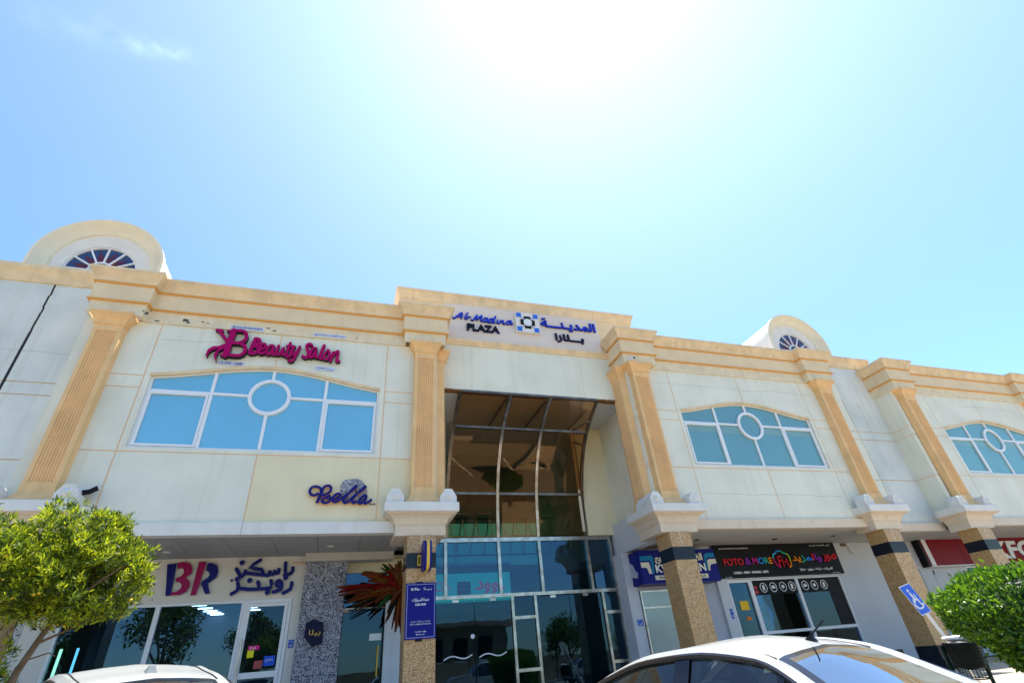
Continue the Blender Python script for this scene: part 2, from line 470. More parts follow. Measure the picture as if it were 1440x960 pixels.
        for i in range(n - 1):
            fs += [(4 * i, 4 * i + 4, 4 * i + 6, 4 * i + 2), (4 * i + 1, 4 * i + 3, 4 * i + 7, 4 * i + 5)]
        fs += [(0, 2, 3, 1), (4 * n - 4, 4 * n - 3, 4 * n - 1, 4 * n - 2)]
        self.add(vs, ff, front); self.add(vs, fs, side)
        return self
    def disc(self, cx, cz, r, y0, y1, front=0, side=None, n=20):
        return self.prism([(cx + r * math.cos(2 * PI * k / n), cz + r * math.sin(2 * PI * k / n)) for k in range(n)], y0, y1, front, side)
    def ring(self, cx, cz, r0, r1, y0, y1, mi=0, n=36, a0=0.0, a1=2 * PI):
        full = abs(a1 - a0 - 2 * PI) < 1e-6
        vs = []; k = n if full else n + 1
        for i in range(k):
            t = a0 + (a1 - a0) * i / n
            c, s = math.cos(t), math.sin(t)
            vs += [(cx + r0 * c, y0, cz + r0 * s), (cx + r1 * c, y0, cz + r1 * s), (cx + r1 * c, y1, cz + r1 * s), (cx + r0 * c, y1, cz + r0 * s)]
        fs = []
        for i in range(n):
            j = (i + 1) % k
            for a in range(4):
                b = (a + 1) % 4
                fs.append((4 * i + a, 4 * j + a, 4 * j + b, 4 * i + b))
        return self.add(vs, fs, mi)
    def build(self, name, mats, parent=None, label=None, smooth=False, loc=None, kind=None):
        o0 = origin_of(parent) if parent else Vector(loc or (0, 0, 0))
        me = bpy.data.meshes.new(name)
        me.from_pydata([(v[0] - o0.x, v[1] - o0.y, v[2] - o0.z) for v in self.v], [], self.f)
        mats = mats if isinstance(mats, (list, tuple)) else [mats]
        for mm in mats:
            me.materials.append(mm)
        me.polygons.foreach_set('material_index', [min(i, len(mats) - 1) for i in self.m])
        if smooth:
            me.polygons.foreach_set('use_smooth', [True] * len(me.polygons))
            try:
                me.set_sharp_from_angle(angle=R(40))
            except Exception:
                pass
        me.update()
        o = bpy.data.objects.new(name, me)
        col.objects.link(o)
        if parent:
            o.parent = parent
            ORIG[o.name] = o0
        else:
            o.location = o0
            ORIG[o.name] = o0
        if label: o['label'] = label
        if kind: o['kind'] = kind
        return o

def B(*a):
    return MB().box(*a)
def empty(name, loc=(0, 0, 0), parent=None):
    o = bpy.data.objects.new(name, None)
    col.objects.link(o)
    o.empty_display_size = 0.2
    if parent:
        o.parent = parent
        ORIG[o.name] = origin_of(parent)
    else:
        o.location = loc
        ORIG[o.name] = Vector(loc)
    return o
def tag(o, label, cat, group=None):
    o['label'] = label; o['category'] = cat
    if group: o['group'] = group
    return o
def thing(name, loc, label, cat, group=None):
    return tag(empty(name, loc), label, cat, group)
def part(name, loc, parent):
    """an Empty part whose own origin is moved, for shared meshes"""
    o = empty(name, (0, 0, 0), parent)
    o.location = Vector(loc) - origin_of(parent)
    ORIG[o.name] = Vector(loc)
    return o
def inst(o, parent, loc=None, rotz=0.0, label=None):
    """copy of an object sharing its mesh"""
    c = o.copy(); col.objects.link(c)
    c.parent = parent
    if loc is not None:
        c.location = Vector(loc) - origin_of(parent)
    c.rotation_euler = (0, 0, rotz)
    if label: c['label'] = label
    return c
def copy_tree(o, loc, rotz=0.0, parent=None):
    c = o.copy(); col.objects.link(c)
    if parent: c.parent = parent
    if loc is not None: c.location = loc
    if rotz is not None: c.rotation_euler = (0, 0, rotz)
    for ch in list(o.children):
        cc = ch.copy(); col.objects.link(cc); cc.parent = c
        for g in list(ch.children):
            gg = g.copy(); col.objects.link(gg); gg.parent = cc
    return c

# --- lettering
AR = {'ا': (0xFE8D, 0xFE8E, 0, 0), 'ب': (0xFE8F, 0xFE90, 0xFE91, 0xFE92), 'ة': (0xFE93, 0xFE94, 0, 0), 'ت': (0xFE95, 0xFE96, 0xFE97, 0xFE98),
      'د': (0xFEA9, 0xFEAA, 0, 0), 'ر': (0xFEAD, 0xFEAE, 0, 0), 'ز': (0xFEAF, 0xFEB0, 0, 0), 'س': (0xFEB1, 0xFEB2, 0xFEB3, 0xFEB4),
      'ش': (0xFEB5, 0xFEB6, 0xFEB7, 0xFEB8), 'ص': (0xFEB9, 0xFEBA, 0xFEBB, 0xFEBC), 'ط': (0xFEC1, 0xFEC2, 0xFEC3, 0xFEC4), 'ك': (0xFED9, 0xFEDA, 0xFEDB, 0xFEDC),
      'ل': (0xFEDD, 0xFEDE, 0xFEDF, 0xFEE0), 'م': (0xFEE1, 0xFEE2, 0xFEE3, 0xFEE4), 'ن': (0xFEE5, 0xFEE6, 0xFEE7, 0xFEE8), 'و': (0xFEED, 0xFEEE, 0, 0),
      'ي': (0xFEF1, 0xFEF2, 0xFEF3, 0xFEF4), 'ه': (0xFEE9, 0xFEEA, 0xFEEB, 0xFEEC), 'ع': (0xFEC9, 0xFECA, 0xFECB, 0xFECC), 'غ': (0xFECD, 0xFECE, 0xFECF, 0xFED0),
      'ج': (0xFE9D, 0xFE9E, 0xFE9F, 0xFEA0), 'ح': (0xFEA1, 0xFEA2, 0xFEA3, 0xFEA4), 'ف': (0xFED1, 0xFED2, 0xFED3, 0xFED4), 'خ': (0xFEA5, 0xFEA6, 0xFEA7, 0xFEA8), 'ـ': (0x640, 0x640, 0x640, 0x640)}
def arabic(w):
    out = []; prev = False
    for i, c in enumerate(w):
        if c not in AR:
            out.append(c); prev = False; continue
        f = AR[c]; nx = i + 1 < len(w) and w[i + 1] in AR
        if prev: k = 3 if (nx and f[3]) else 1
        else: k = 2 if (nx and f[2]) else 0
        out.append(chr(f[k])); prev = f[2] != 0
    return ''.join(reversed(out))
def glyphs(text, bold=0.0, shear=0.0, res=3):
    """flat outlines of a line of text: list of islands, each (verts2d, tris), left to right"""
    c = bpy.data.curves.new('text', 'FONT')
    c.body = text; c.offset = bold; c.shear = shear; c.resolution_u = res
    o = bpy.data.objects.new('text', c)
    col.objects.link(o)
    me = bpy.data.meshes.new_from_object(o)
    bpy.data.objects.remove(o); bpy.data.curves.remove(c)
    V = [(v.co.x, v.co.y) for v in me.vertices]
    F = [tuple(p.vertices) for p in me.polygons]
    bpy.data.meshes.remove(me)
    par = list(range(len(V)))
    def find(a):
        while par[a] != a:
            par[a] = par[par[a]]; a = par[a]
        return a
    for f in F:
        for i in f[1:]:
            par[find(i)] = find(f[0])
    gr = {}
    for f in F:
        gr.setdefault(find(f[0]), []).append(f)
    isl = []
    for fs in gr.values():
        ids = sorted({i for f in fs for i in f}); mp = {a: k for k, a in enumerate(ids)}
        isl.append(([V[i] for i in ids], [tuple(mp[i] for i in f) for f in fs]))
    isl.sort(key=lambda a: sum(p[0] for p in a[0]) / len(a[0]))
    return isl
def fit(isl, x0, x1, z0, z1):
    xs = [p[0] for a in isl for p in a[0]]; ys = [p[1] for a in isl for p in a[0]]
    ax, bx, ay, by = min(xs), max(xs), min(ys), max(ys)
    sx = (x1 - x0) / (bx - ax); sz = (z1 - z0) / (by - ay)
    return [([(x0 + (p[0] - ax) * sx, z0 + (p[1] - ay) * sz) for p in v], f) for v, f in isl]
def letter_mesh(mb, island, y0, y1, front=0, side=1):
    v, fs = island
    n = len(v)
    vs = [(p[0], y0, p[1]) for p in v] + [(p[0], y1, p[1]) for p in v]
    mb.add(vs, fs, front)
    if abs(y1 - y0) > 1e-6:
        cnt = {}
        for f in fs:
            for i in range(len(f)):
                a, b = f[i], f[(i + 1) % len(f)]
                cnt[(a, b)] = cnt.get((a, b), 0) + 1
        ed = [(a, b) for (a, b) in cnt if (b, a) not in cnt]
        mb.add(vs, [(b, a, n + a, n + b) for a, b in ed], side)
    return mb
def text_part(name, text, x0, x1, z0, z1, y0, y1, mats, parent, bold=0.0, shear=0.0, stag=0.0012):
    """one mesh for a whole word or line"""
    mb = MB()
    for i, a in enumerate(fit(glyphs(text, bold, shear), x0, x1, z0, z1)):
        letter_mesh(mb, a, y0 - stag * (i % 3), y1)
    return mb.build(name, mats, parent)
def text_letters(name, text, x0, x1, z0, z1, y0, y1, matlist, parent, bold=0.0, shear=0.0):
    """one object per letter"""
    isl = fit(glyphs(text, bold, shear), x0, x1, z0, z1)
    for i, a in enumerate(isl):
        mm = matlist[i % len(matlist)]
        letter_mesh(MB(), a, y0, y1).build(name, mm, parent)

# ================================================================== THE SETTING
G = MB().box(-900, 900, -900, 1400, -0.6, 0.0).build('ground', SAND); G['kind'] = 'structure'
road = MB().box(-120, 120, -26, -2.42, -0.3, 0.006).build('road', ROADBOUNCE); road['kind'] = 'structure'
PV = 0.45
pav = empty('pavement'); pav['kind'] = 'structure'
MB().box(-30, 60, -1.6, 3.2, 0.002, PV - 0.03).build('pavement_bed', PAVE, pav)
MB().box(9.0, 60, -7.4, -1.603, 0.002, PV - 0.031).build('pavement_bed', PAVE, pav)
MB().box(8.85, 8.997, -7.55, -1.61, 0.002, PV).build('kerb', KERB, pav)
MB().box(9.0, 60, -7.55, -7.403, 0.002, PV).build('kerb', KERB, pav)
MB().box(-30, 8.84, -2.0, -1.603, 0.002, 0.30).build('step', KERB, pav)
MB().box(-30, 8.84, -2.4, -2.003, 0.002, 0.15).build('step', KERB, pav)
slab = None
for ix in range(18):
    for iy in range(15):
        x = 9.42 + ix * 0.8; y = -7.08 + iy * 0.6
        if slab is None:
            slab = MB().box(-0.392, 0.392, -0.292, 0.292, 0, 0.032).build('paving_slab', PAVET, pav)
            slab.location = (x, y, PV - 0.03)
        else:
            s_ = slab.copy(); col.objects.link(s_); s_.parent = pav; s_.location = (x, y, PV - 0.03 + random.uniform(-0.002, 0.002))
pl = MB()
pl.box(-30, 8.99, -1.58, 3.15, PV - 0.029, PV + 0.002)
pl.build('pavement_surface', PAVE, pav)
# parking lines, angled like the parked cars
for k in range(-3, 8):
    x = k * 2.9 - 0.9
    d = Vector((-0.39, 0.92)); nrm = Vector((0.92, 0.39)) * 0.06
    a = Vector((x + 2.2, -10.6)); b = a + d * 5.6
    q = [a - nrm, a + nrm, b + nrm, b - nrm]
    MB().add([(p.x, p.y, 0.011) for p in q], [(0, 1, 2, 3)]).build('parking_line', ROADPAINT, road)

# ================================================================== THE PLAZA BUILDING
plaza = thing('shopping_plaza', (5.25, 0.0, 0.45), 'long two storey cream and white shopping plaza with peach pilasters and arched windows', 'building')
PX = [-5.97, 1.74, 8.77, 16.62, 20.95, 28.8]
CX = [-5.97, 1.72, 8.68, 16.48, 20.78, 28.7]

# --- pilasters (shaft, capital, base), local origin at wall face, axis at x=0
def make_pilaster(loc, rotz=0.0):
    r = part('pilaster', loc, plaza)
    ORIG[r.name] = Vector((0, 0, 0))
    sec = [(-0.30, 0.0), (-0.30, -0.24), (-0.215, -0.26)]
    nf = 8; w = 0.43
    for i in range(nf):
        x = -0.215 + w * i / nf; s = w / nf
        sec += [(x + s * 0.12, -0.262), (x + s * 0.32, -0.237), (x + s * 0.68, -0.237), (x + s * 0.88, -0.262)]
    sec += [(0.215, -0.26), (0.30, -0.24), (0.30, 0.0)]
    sh = MB()
    n = len(sec)
    vs = [(x, y, 5.30) for x, y in sec] + [(x, y, 9.02) for x, y in sec]
    sh.add(vs, [(i, i + 1, n + i + 1, n + i) for i in range(n - 1)])
    for z0, z1 in ((5.10, 5.302), (9.018, 9.21)):
        sh.box(-0.30, 0.30, -0.262, 0.0, z0, z1)
    sh.build('shaft', PEACH, r)
    def flare(lv):
        mb = MB(); vs = []
        for hw, d, z in lv:
            vs += [(-hw, 0.0, z), (-hw, -d, z), (hw, -d, z), (hw, 0.0, z)]
        fs = []
        for i in range(len(lv) - 1):
            for a in range(3):
                fs.append((4 * i + a, 4 * i + a + 1, 4 * i + 4 + a + 1, 4 * i + 4 + a))
        fs += [(3, 2, 1, 0), (4 * len(lv) - 4, 4 * len(lv) - 3, 4 * len(lv) - 2, 4 * len(lv) - 1)]
        return mb.add(vs, fs)
    flare([(0.31, 0.27, 9.19), (0.335, 0.295, 9.20), (0.335, 0.295, 9.235), (0.315, 0.275, 9.24), (0.325, 0.285, 9.28), (0.36, 0.32, 9.34),
           (0.41, 0.37, 9.39), (0.43, 0.39, 9.41), (0.43, 0.39, 9.455), (0.45, 0.41, 9.46), (0.45, 0.41, 9.52)]).build('capital', PEACH, r)
    flare([(0.44, 0.40, 4.86), (0.44, 0.40, 4.93), (0.40, 0.36, 4.95), (0.36, 0.32, 4.99), (0.325, 0.285, 5.06), (0.315, 0.275, 5.11)]).build('base', PEACH, r)
    r.rotation_euler = (0, 0, rotz)
    return r
pil0 = make_pilaster((PX[0], 0, 0))
pil0.location = Vector((PX[0], 0, 0)) - origin_of(plaza)
for x in PX[1:]:
    copy_tree(pil0, Vector((x, 0, 0)) - origin_of(plaza), 0.0, plaza)
copy_tree(pil0, Vector((2.10, 0.42, 0)) - origin_of(plaza), R(90), plaza)
copy_tree(pil0, Vector((8.40, 0.42, 0)) - origin_of(plaza), R(-90), plaza)

# --- wall panels with recessed joints
GAP = 0.014
def wall_panel(x0, x1, z0, z1, mt=STUCCO, y0=0.0, y1=0.2, name='wall_panel', gaps=(1, 1, 1, 1)):
    g = [GAP * k for k in gaps]
    return MB().box(x0 + g[0], x1 - g[1], y0, y1, z0 + g[2], z1 - g[3]).build(name, mt, plaza)
HW = 2.69
def arch(x):
    u = min(1, abs(x) / HW)
    return 8.04 + 0.42 * (math.cos(u * PI / 2) ** 2 * 0.55 + (1 - u ** 1.7) * 0.45)
ZB, Z1, Z2, Z3, ZT = 4.54, 6.10, 7.67, 8.00, 9.53
joints = MB()
def vjoint(x, z0, z1): joints.box(x - GAP - 0.004, x + GAP + 0.004, 0.009, 0.19, z0, z1)
def hjoint(x0, x1, z): joints.box(x0, x1, 0.011, 0.188, z - GAP - 0.004, z + GAP + 0.004)
def bay(pl_, pr_, c, lowmats):
    gl, gr = c - 2.83, c + 2.83
    for x0, x1, side in ((pl_, gl, 0), (gr, pr_, 1)):
        wall_panel(x0, x1, ZB, Z1, lowmats[0] if side == 0 else lowmats[3])
        for a, b in ((Z1, Z2), (Z2, Z3), (Z3, ZT)):
            wall_panel(x0, x1, a, b)
        for z in (Z1, Z2, Z3): hjoint(x0 + 0.02, x1 - 0.02, z)
    hjoint(gl + 0.02, gr - 0.02, Z1)
    wall_panel(gl, c, ZB, Z1, lowmats[1]); wall_panel(c, gr, ZB, Z1, lowmats[2])
    for s in (-1, 1):
        po = [(s * (2.83 - GAP), Z1 + GAP), (s * GAP * 0.1, Z1 + GAP), (s * GAP * 0.1, 6.2), (s * HW, 6.2)]
        for k in range(0, 15):
            x = HW * (1 - k / 14)
            po.append((s * max(x, GAP), arch(x)))
        po += [(s * GAP, ZT), (s * (2.83 - GAP), ZT)]
        MB().prism([(c + a, z) for a, z in po], 0.0, 0.2).build('wall_panel', STUCCO, plaza)
    for x in (gl, gr): vjoint(x, ZB, ZT)
    vjoint(c, ZB, Z1); vjoint(c, arch(0) + 0.005, ZT)
bay(PX[0], PX[1], -2.15, (STUCCO, STUCCO, STUCCO2, STUCCO2))
bay(PX[2], PX[3], 12.82, (STUCCO,) * 4)
bay(PX[4], PX[5], 25.05, (STUCCO,) * 4)
# recesses between the bays
RY = 0.73
for x0, x1 in ((-14.0, -8.02), (-7.985, -6.5), (17.1, 18.6), (18.6, 20.42)):
    mt = STAINED if x0 < -7 or x0 > 18 else STUCCO
    for a, b in ((ZB, Z1), (Z1, Z2), (Z2, Z3), (Z3, 10.9)):
        wall_panel(x0, x1, a, b, mt, RY, RY + 0.2)
    for z in (Z1, Z2, Z3):
        joints.box(x0 + 0.02, x1 - 0.02, RY + 0.024, RY + 0.18, z - 0.018, z + 0.018)
joints.box(18.582, 18.618, RY + 0.022, RY + 0.18, ZB, 10.85)
joints.build('wall_joint', GROOVE, plaza)['kind'] = 'stuff'
# the open expansion joint in the left recess, with ragged edges
cr = MB()
z = 4.6
while z < 10.9:
    h = random.uniform(0.15, 0.4)
    j = random.uniform(-0.012, 0.012)
    cr.box(-8.022 + j, -7.982 + j, RY - 0.004 + random.uniform(0, .002), RY + 0.19, z, min(z + h, 10.9)); z += h
cr.build('expansion_joint', CRACK, plaza)
# returns of the projecting bays beside the recesses
for x0, x1 in ((20.40, 20.60), (28.9, 29.3)):
    for a, b in ((ZB, Z1), (Z1, Z2), (Z2, Z3), (Z3, ZT)):
        MB().box(x0, x1, -0.002, RY + 0.1, a + 0.014, b - 0.014).build('wall_panel', STUCCO, plaza)
    MB().box(x0 + 0.012, x1 - 0.02, 0.012, RY + 0.08, ZB, ZT).build('wall_joint', GROOVE, plaza)
MB().box(16.93, 17.15, 0.002, RY + 0.1, ZB, ZT).build('wall_return', STUCCO, plaza)
MB().box(-6.6, -6.3, 0.002, RY + 0.1, ZB, ZT).build('wall_return', STUCCO, plaza)
# piers each side of the portal
MB().box(2.02, 2.10, -0.004, 0.62, ZB, ZT).build('portal_pier', STUCCO, plaza)
for a, b in ((ZB, Z1), (Z1, Z2), (Z2, Z3), (Z3, ZT)):
    MB().box(8.40, 8.60, -0.004, 0.62, a + 0.014, b - 0.014).build('portal_pier', STUCCO, plaza)
MB().box(8.42, 8.58, 0.02, 0.6, ZB, ZT).build('wall_joint', GROOVE, plaza)

# --- entablature: architrave, frieze, cornice
HB = 0.55
def ent_path(bl, br, left_return, right_return):
    p = []
    p += [(bl - HB, left_return), (bl - HB, -0.25), (bl + HB, -0.25), (bl + HB, 0.0)]
    p += [(br - HB, 0.0), (br - HB, -0.25), (br + HB, -0.25), (br + HB, right_return)]
    return p
PROF_A = [(0.0, 9.50), (0.045, 9.50), (0.045, 9.80), (0.06, 9.805), (0.06, 9.845), (0.0, 9.845)]
PROF_L = [(0.0, 9.846), (0.115, 9.846), (0.125, 9.856), (0.125, 9.876), (0.10, 9.90), (0.0, 9.90)]
PROF_F = [(0.0, 9.901), (0.095, 9.901), (0.095, 10.37), (0.0, 10.37)]
PROF_M = [(0.0, 10.371), (0.13, 10.371), (0.145, 10.385), (0.145, 10.405), (0.12, 10.425), (0.0, 10.425)]
PROF_C = [(0.0, 10.426), (0.13, 10.426), (0.145, 10.48), (0.175, 10.55), (0.215, 10.61), (0.25, 10.655), (0.265, 10.675), (0.265, 10.70), (0.285, 10.705), (0.285, 10.78), (0.0, 10.80)]
for (bl, br, lr, rr) in ((PX[0] + 0.02, PX[1] - 0.02, RY, 0.60), (PX[2] + 0.06, PX[3] - 0.02, 0.60, RY), (PX[4] - 0.0, PX[5], RY, RY)):
    path = ent_path(bl, br, lr, rr)
    for nm, pr_, mt in (('architrave', PROF_A, ARCHI), ('fillet', PROF_L, FILLET), ('frieze', PROF_F, TRIM2), ('fillet', PROF_M, FILLET), ('cornice', PROF_C, TRIM)):
        MB().sweep(path, pr_, 0).build(nm, mt, plaza)
# plain caps over the recesses
PROF_R = [(0.0, 10.90), (0.03, 10.90), (0.05, 10.93), (0.05, 10.96), (0.06, 11.0), (0.09, 11.1), (0.13, 11.18), (0.17, 11.24), (0.19, 11.26), (0.19, 11.38), (0.0, 11.40)]
MB().sweep([(-14, RY), (-6.3, RY)], PROF_R).build('cornice', TRIM, plaza)
MB().sweep([(16.9, RY), (21.0, RY)], PROF_R).build('cornice', TRIM, plaza)
for x0, x1 in ((-14, -6.3), (16.9, 21.0)):
    MB().box(x0, x1, RY + 0.003, RY + 0.28, 9.4, 11.37).build('parapet', STUCCO, plaza)

# --- portal: lintel, name frieze, attic
LY = 0.60
lint = MB()
lint.box(2.08, 8.42, LY, LY + 0.3, 8.52, 10.14).build('portal_lintel', STUCCO, plaza)
PROF_P = [(0.0, 10.13), (0.03, 10.13), (0.05, 10.17), (0.05, 10.19), (0.08, 10.22), (0.11, 10.27), (0.11, 10.33), (0.0, 10.34)]
MB().sweep([(2.2, LY), (8.25, LY)], PROF_P).build('portal_moulding', TRIM, plaza)
MB().box(0.98, 9.46, LY + 0.012, LY + 0.4, 10.10, 11.76).build('attic_wall', TRIM2, plaza)
MB().box(2.45, 8.02, LY - 0.03, LY + 0.012, 10.342, 11.745).build('name_panel', PINK, plaza)
PROF_T = [(0.0, 11.75), (0.015, 11.75), (0.03, 11.78), (0.03, 11.81), (0.04, 11.85), (0.06, 11.93), (0.085, 12.0), (0.10, 12.03), (0.10, 12.055), (0.12, 12.06), (0.12, 12.15), (0.0, 12.17)]
MB().sweep([(0.98, LY + 2.5), (0.98, LY + 0.012), (9.46, LY + 0.012), (9.46, LY + 2.5)], PROF_T).build('attic_cornice', TRIM, plaza)
MB().box(0.98, 1.2, LY + 0.4, LY + 2.5, 10.1, 11.77).box(9.25, 9.46, LY + 0.4, LY + 2.5, 10.1, 11.77).build('attic_return', TRIM2, plaza)

# --- ledges under the pilasters, with cyma and block
LC = [PX[0], PX[1] - 0.05, PX[2] - 0.04, PX[3] - 0.1, PX[4] - 0.12, PX[5]]
PL1 = [(0.0, 4.64), (0.335, 4.64), (0.35, 4.66), (0.35, 4.84), (0.335, 4.86), (0.0, 4.87)]
PL2 = [(0.0, 4.40), (0.08, 4.40), (0.10, 4.43), (0.11, 4.47), (0.14, 4.53), (0.20, 4.58), (0.27, 4.61), (0.30, 4.639), (0.0, 4.639)]
PL3 = [(0.0, 4.16), (0.06, 4.16), (0.06, 4.385), (0.08, 4.39), (0.08, 4.399), (0.0, 4.399)]
for i, x in enumerate(LC):
    bk = 0.85 if i in (1, 2) else 0.4
    w = 0.52
    base = [(x - w, bk), (x - w, -0.26), (x + w, -0.26), (x + w, bk)]
    for pr_, nm, mt in ((PL1, 'ledge_slab', LEDGE), (PL2, 'ledge_cyma', LEDGE2), (PL3, 'ledge_block', LEDGE2)):
        MB().sweep(base, pr_).build(nm, mt, plaza)
    MB().box(x - w + 0.002, x + w - 0.002, -0.258, bk, 4.155, 4.862).build('ledge_core', LEDGE2, plaza)
# small gabled corner blocks standing on the ledges
def corner_block(x, y):
    mb = MB()
    hw, z0 = 0.20, 4.865
    prof = [(-hw, z0), (hw, z0), (hw, z0 + 0.15), (hw * 0.42, z0 + 0.33), (-hw * 0.42, z0 + 0.33), (-hw, z0 + 0.15)]
    mb.prism([(x + a, z) for a, z in prof], y, y + 0.34)
    # raised pyramid stud on the face
    s = 0.095; zc = z0 + 0.15
    mb.add([(x - s, y - 0.001, zc - s), (x + s, y - 0.001, zc - s), (x + s, y - 0.001, zc + s), (x - s, y - 0.001, zc + s), (x, y - 0.075, zc)], [(0, 1, 4), (1, 2, 4), (2, 3, 4), (3, 0, 4)])
    return mb.build('corner_block', LEDGE, plaza)
for x in LC:
    corner_block(x - 0.63, -0.52); corner_block(x + 0.63, -0.52)
corner_block(8.16, 0.05); corner_block(2.32, 0.05)

# --- fascia beam and soffits of the arcade
for x0, x1, y in ((LC[0] + 0.58, LC[1] - 0.58, -0.09), (LC[2] + 0.58, LC[3] - 0.58, -0.09), (LC[4] + 0.58, LC[5] - 0.58, -0.09), (-14, LC[0] - 0.58, RY - 0.12), (LC[3] + 0.40, LC[4] - 0.30, RY - 0.12)):
    n = max(1, round((x1 - x0) / 2.6)); s = (x1 - x0) / n
    for k in range(n):
        MB().box(x0 + s * k + 0.004, x0 + s * (k + 1) - 0.004, y, y + 0.25, 4.28, 4.538).build('fascia_panel', LEDGE2 if x0 > 8 else LEDGE, plaza)
sp0 = {}
def soffit(x0, x1, y0, y1, nx, ny, mt, z=4.29):
    MB().box(x0, x1, y0, y1, z + 0.022, z + 0.12).build('soffit_backing', BLACK, plaza)
    sx = (x1 - x0) / nx; sy = (y1 - y0) / ny
    proto = None
    for i in range(nx):
        for j in range(ny):
            c = (x0 + sx * (i + 0.5), y0 + sy * (j + 0.5), z + random.uniform(-0.002, 0.002))
            if proto is None:
                g = 0.006
                proto = MB().box(-sx / 2 + g, sx / 2 - g, -sy / 2 + g, sy / 2 - g, 0, 0.02).build('soffit_panel', mt)
                proto.parent = plaza
                proto.location = Vector(c) - origin_of(plaza)
            else:
                q = proto.copy(); col.objects.link(q); q.location = Vector(c) - origin_of(plaza)
soffit(-6.4, 1.35, 0.17, 2.45, 8, 3, SOFFIT)
soffit(8.75, 16.88, 0.17, 2.45, 6, 2, SOFFIT2)
soffit(16.89, 20.49, RY + 0.14, 2.45, 3, 1, SOFFIT2)
soffit(20.5, 30, 0.17, 2.45, 7, 2, SOFFIT2)
soffit(-14, -6.45, RY + 0.14, 2.45, 7, 2, SOFFIT)
MB().box(-0.9, 1.32, 2.05, 2.45, 4.09, 4.285).build('bulkhead', SOFFIT2, plaza)
for x, y in ((-3.9, 1.6), (-0.3, 1.3), (10.5, 1.4), (13.6, 1.5), (15.8, 1.2)):
    MB().ring(0, 0, 0.05, 0.085, 0, 0.02, n=16)
    d = MB()
    for k in range(16):
        pass
    d.cyl((x, y, 4.272), (x, y, 4.291), 0.085, n=16).build('downlight', BLACK if x > 9 else LEDGE, plaza)

# --- granite columns
def make_column(x, first=None):
    r = part('granite_column', (x, 0, PV), plaza)
    if first is not None:
        for ch in first.children:
            c = ch.copy(); col.objects.link(c); c.parent = r
        return r
    ORIG[r.name] = Vector((0, 0, PV))
    w = 0.33
    def blk(name, mt, hw, z0, z1, split=None):
        MB().box(-hw, hw, -0.35 - (hw - w), 0.31 + (hw - w), z0, z1).build(name, mt, r)
    blk('plinth', BLACKG, 0.46, 0.452, 0.70)
    blk('skirting', BLACKG, w + 0.004, 0.70, 1.02)
    blk('shaft', GRANITE, w, 1.022, 3.455)
    blk('band', BLACKG, w + 0.003, 3.457, 3.775)
    blk('head', GRANITE, w, 3.777, 4.158)
    MB().box(-0.006, 0.006, -0.354, -0.345, 3.777, 4.158).build('joint', LEDGE, r)
    return r
c0 = make_column(CX[0])
for x in CX[1:]:
    make_column(x, c0)

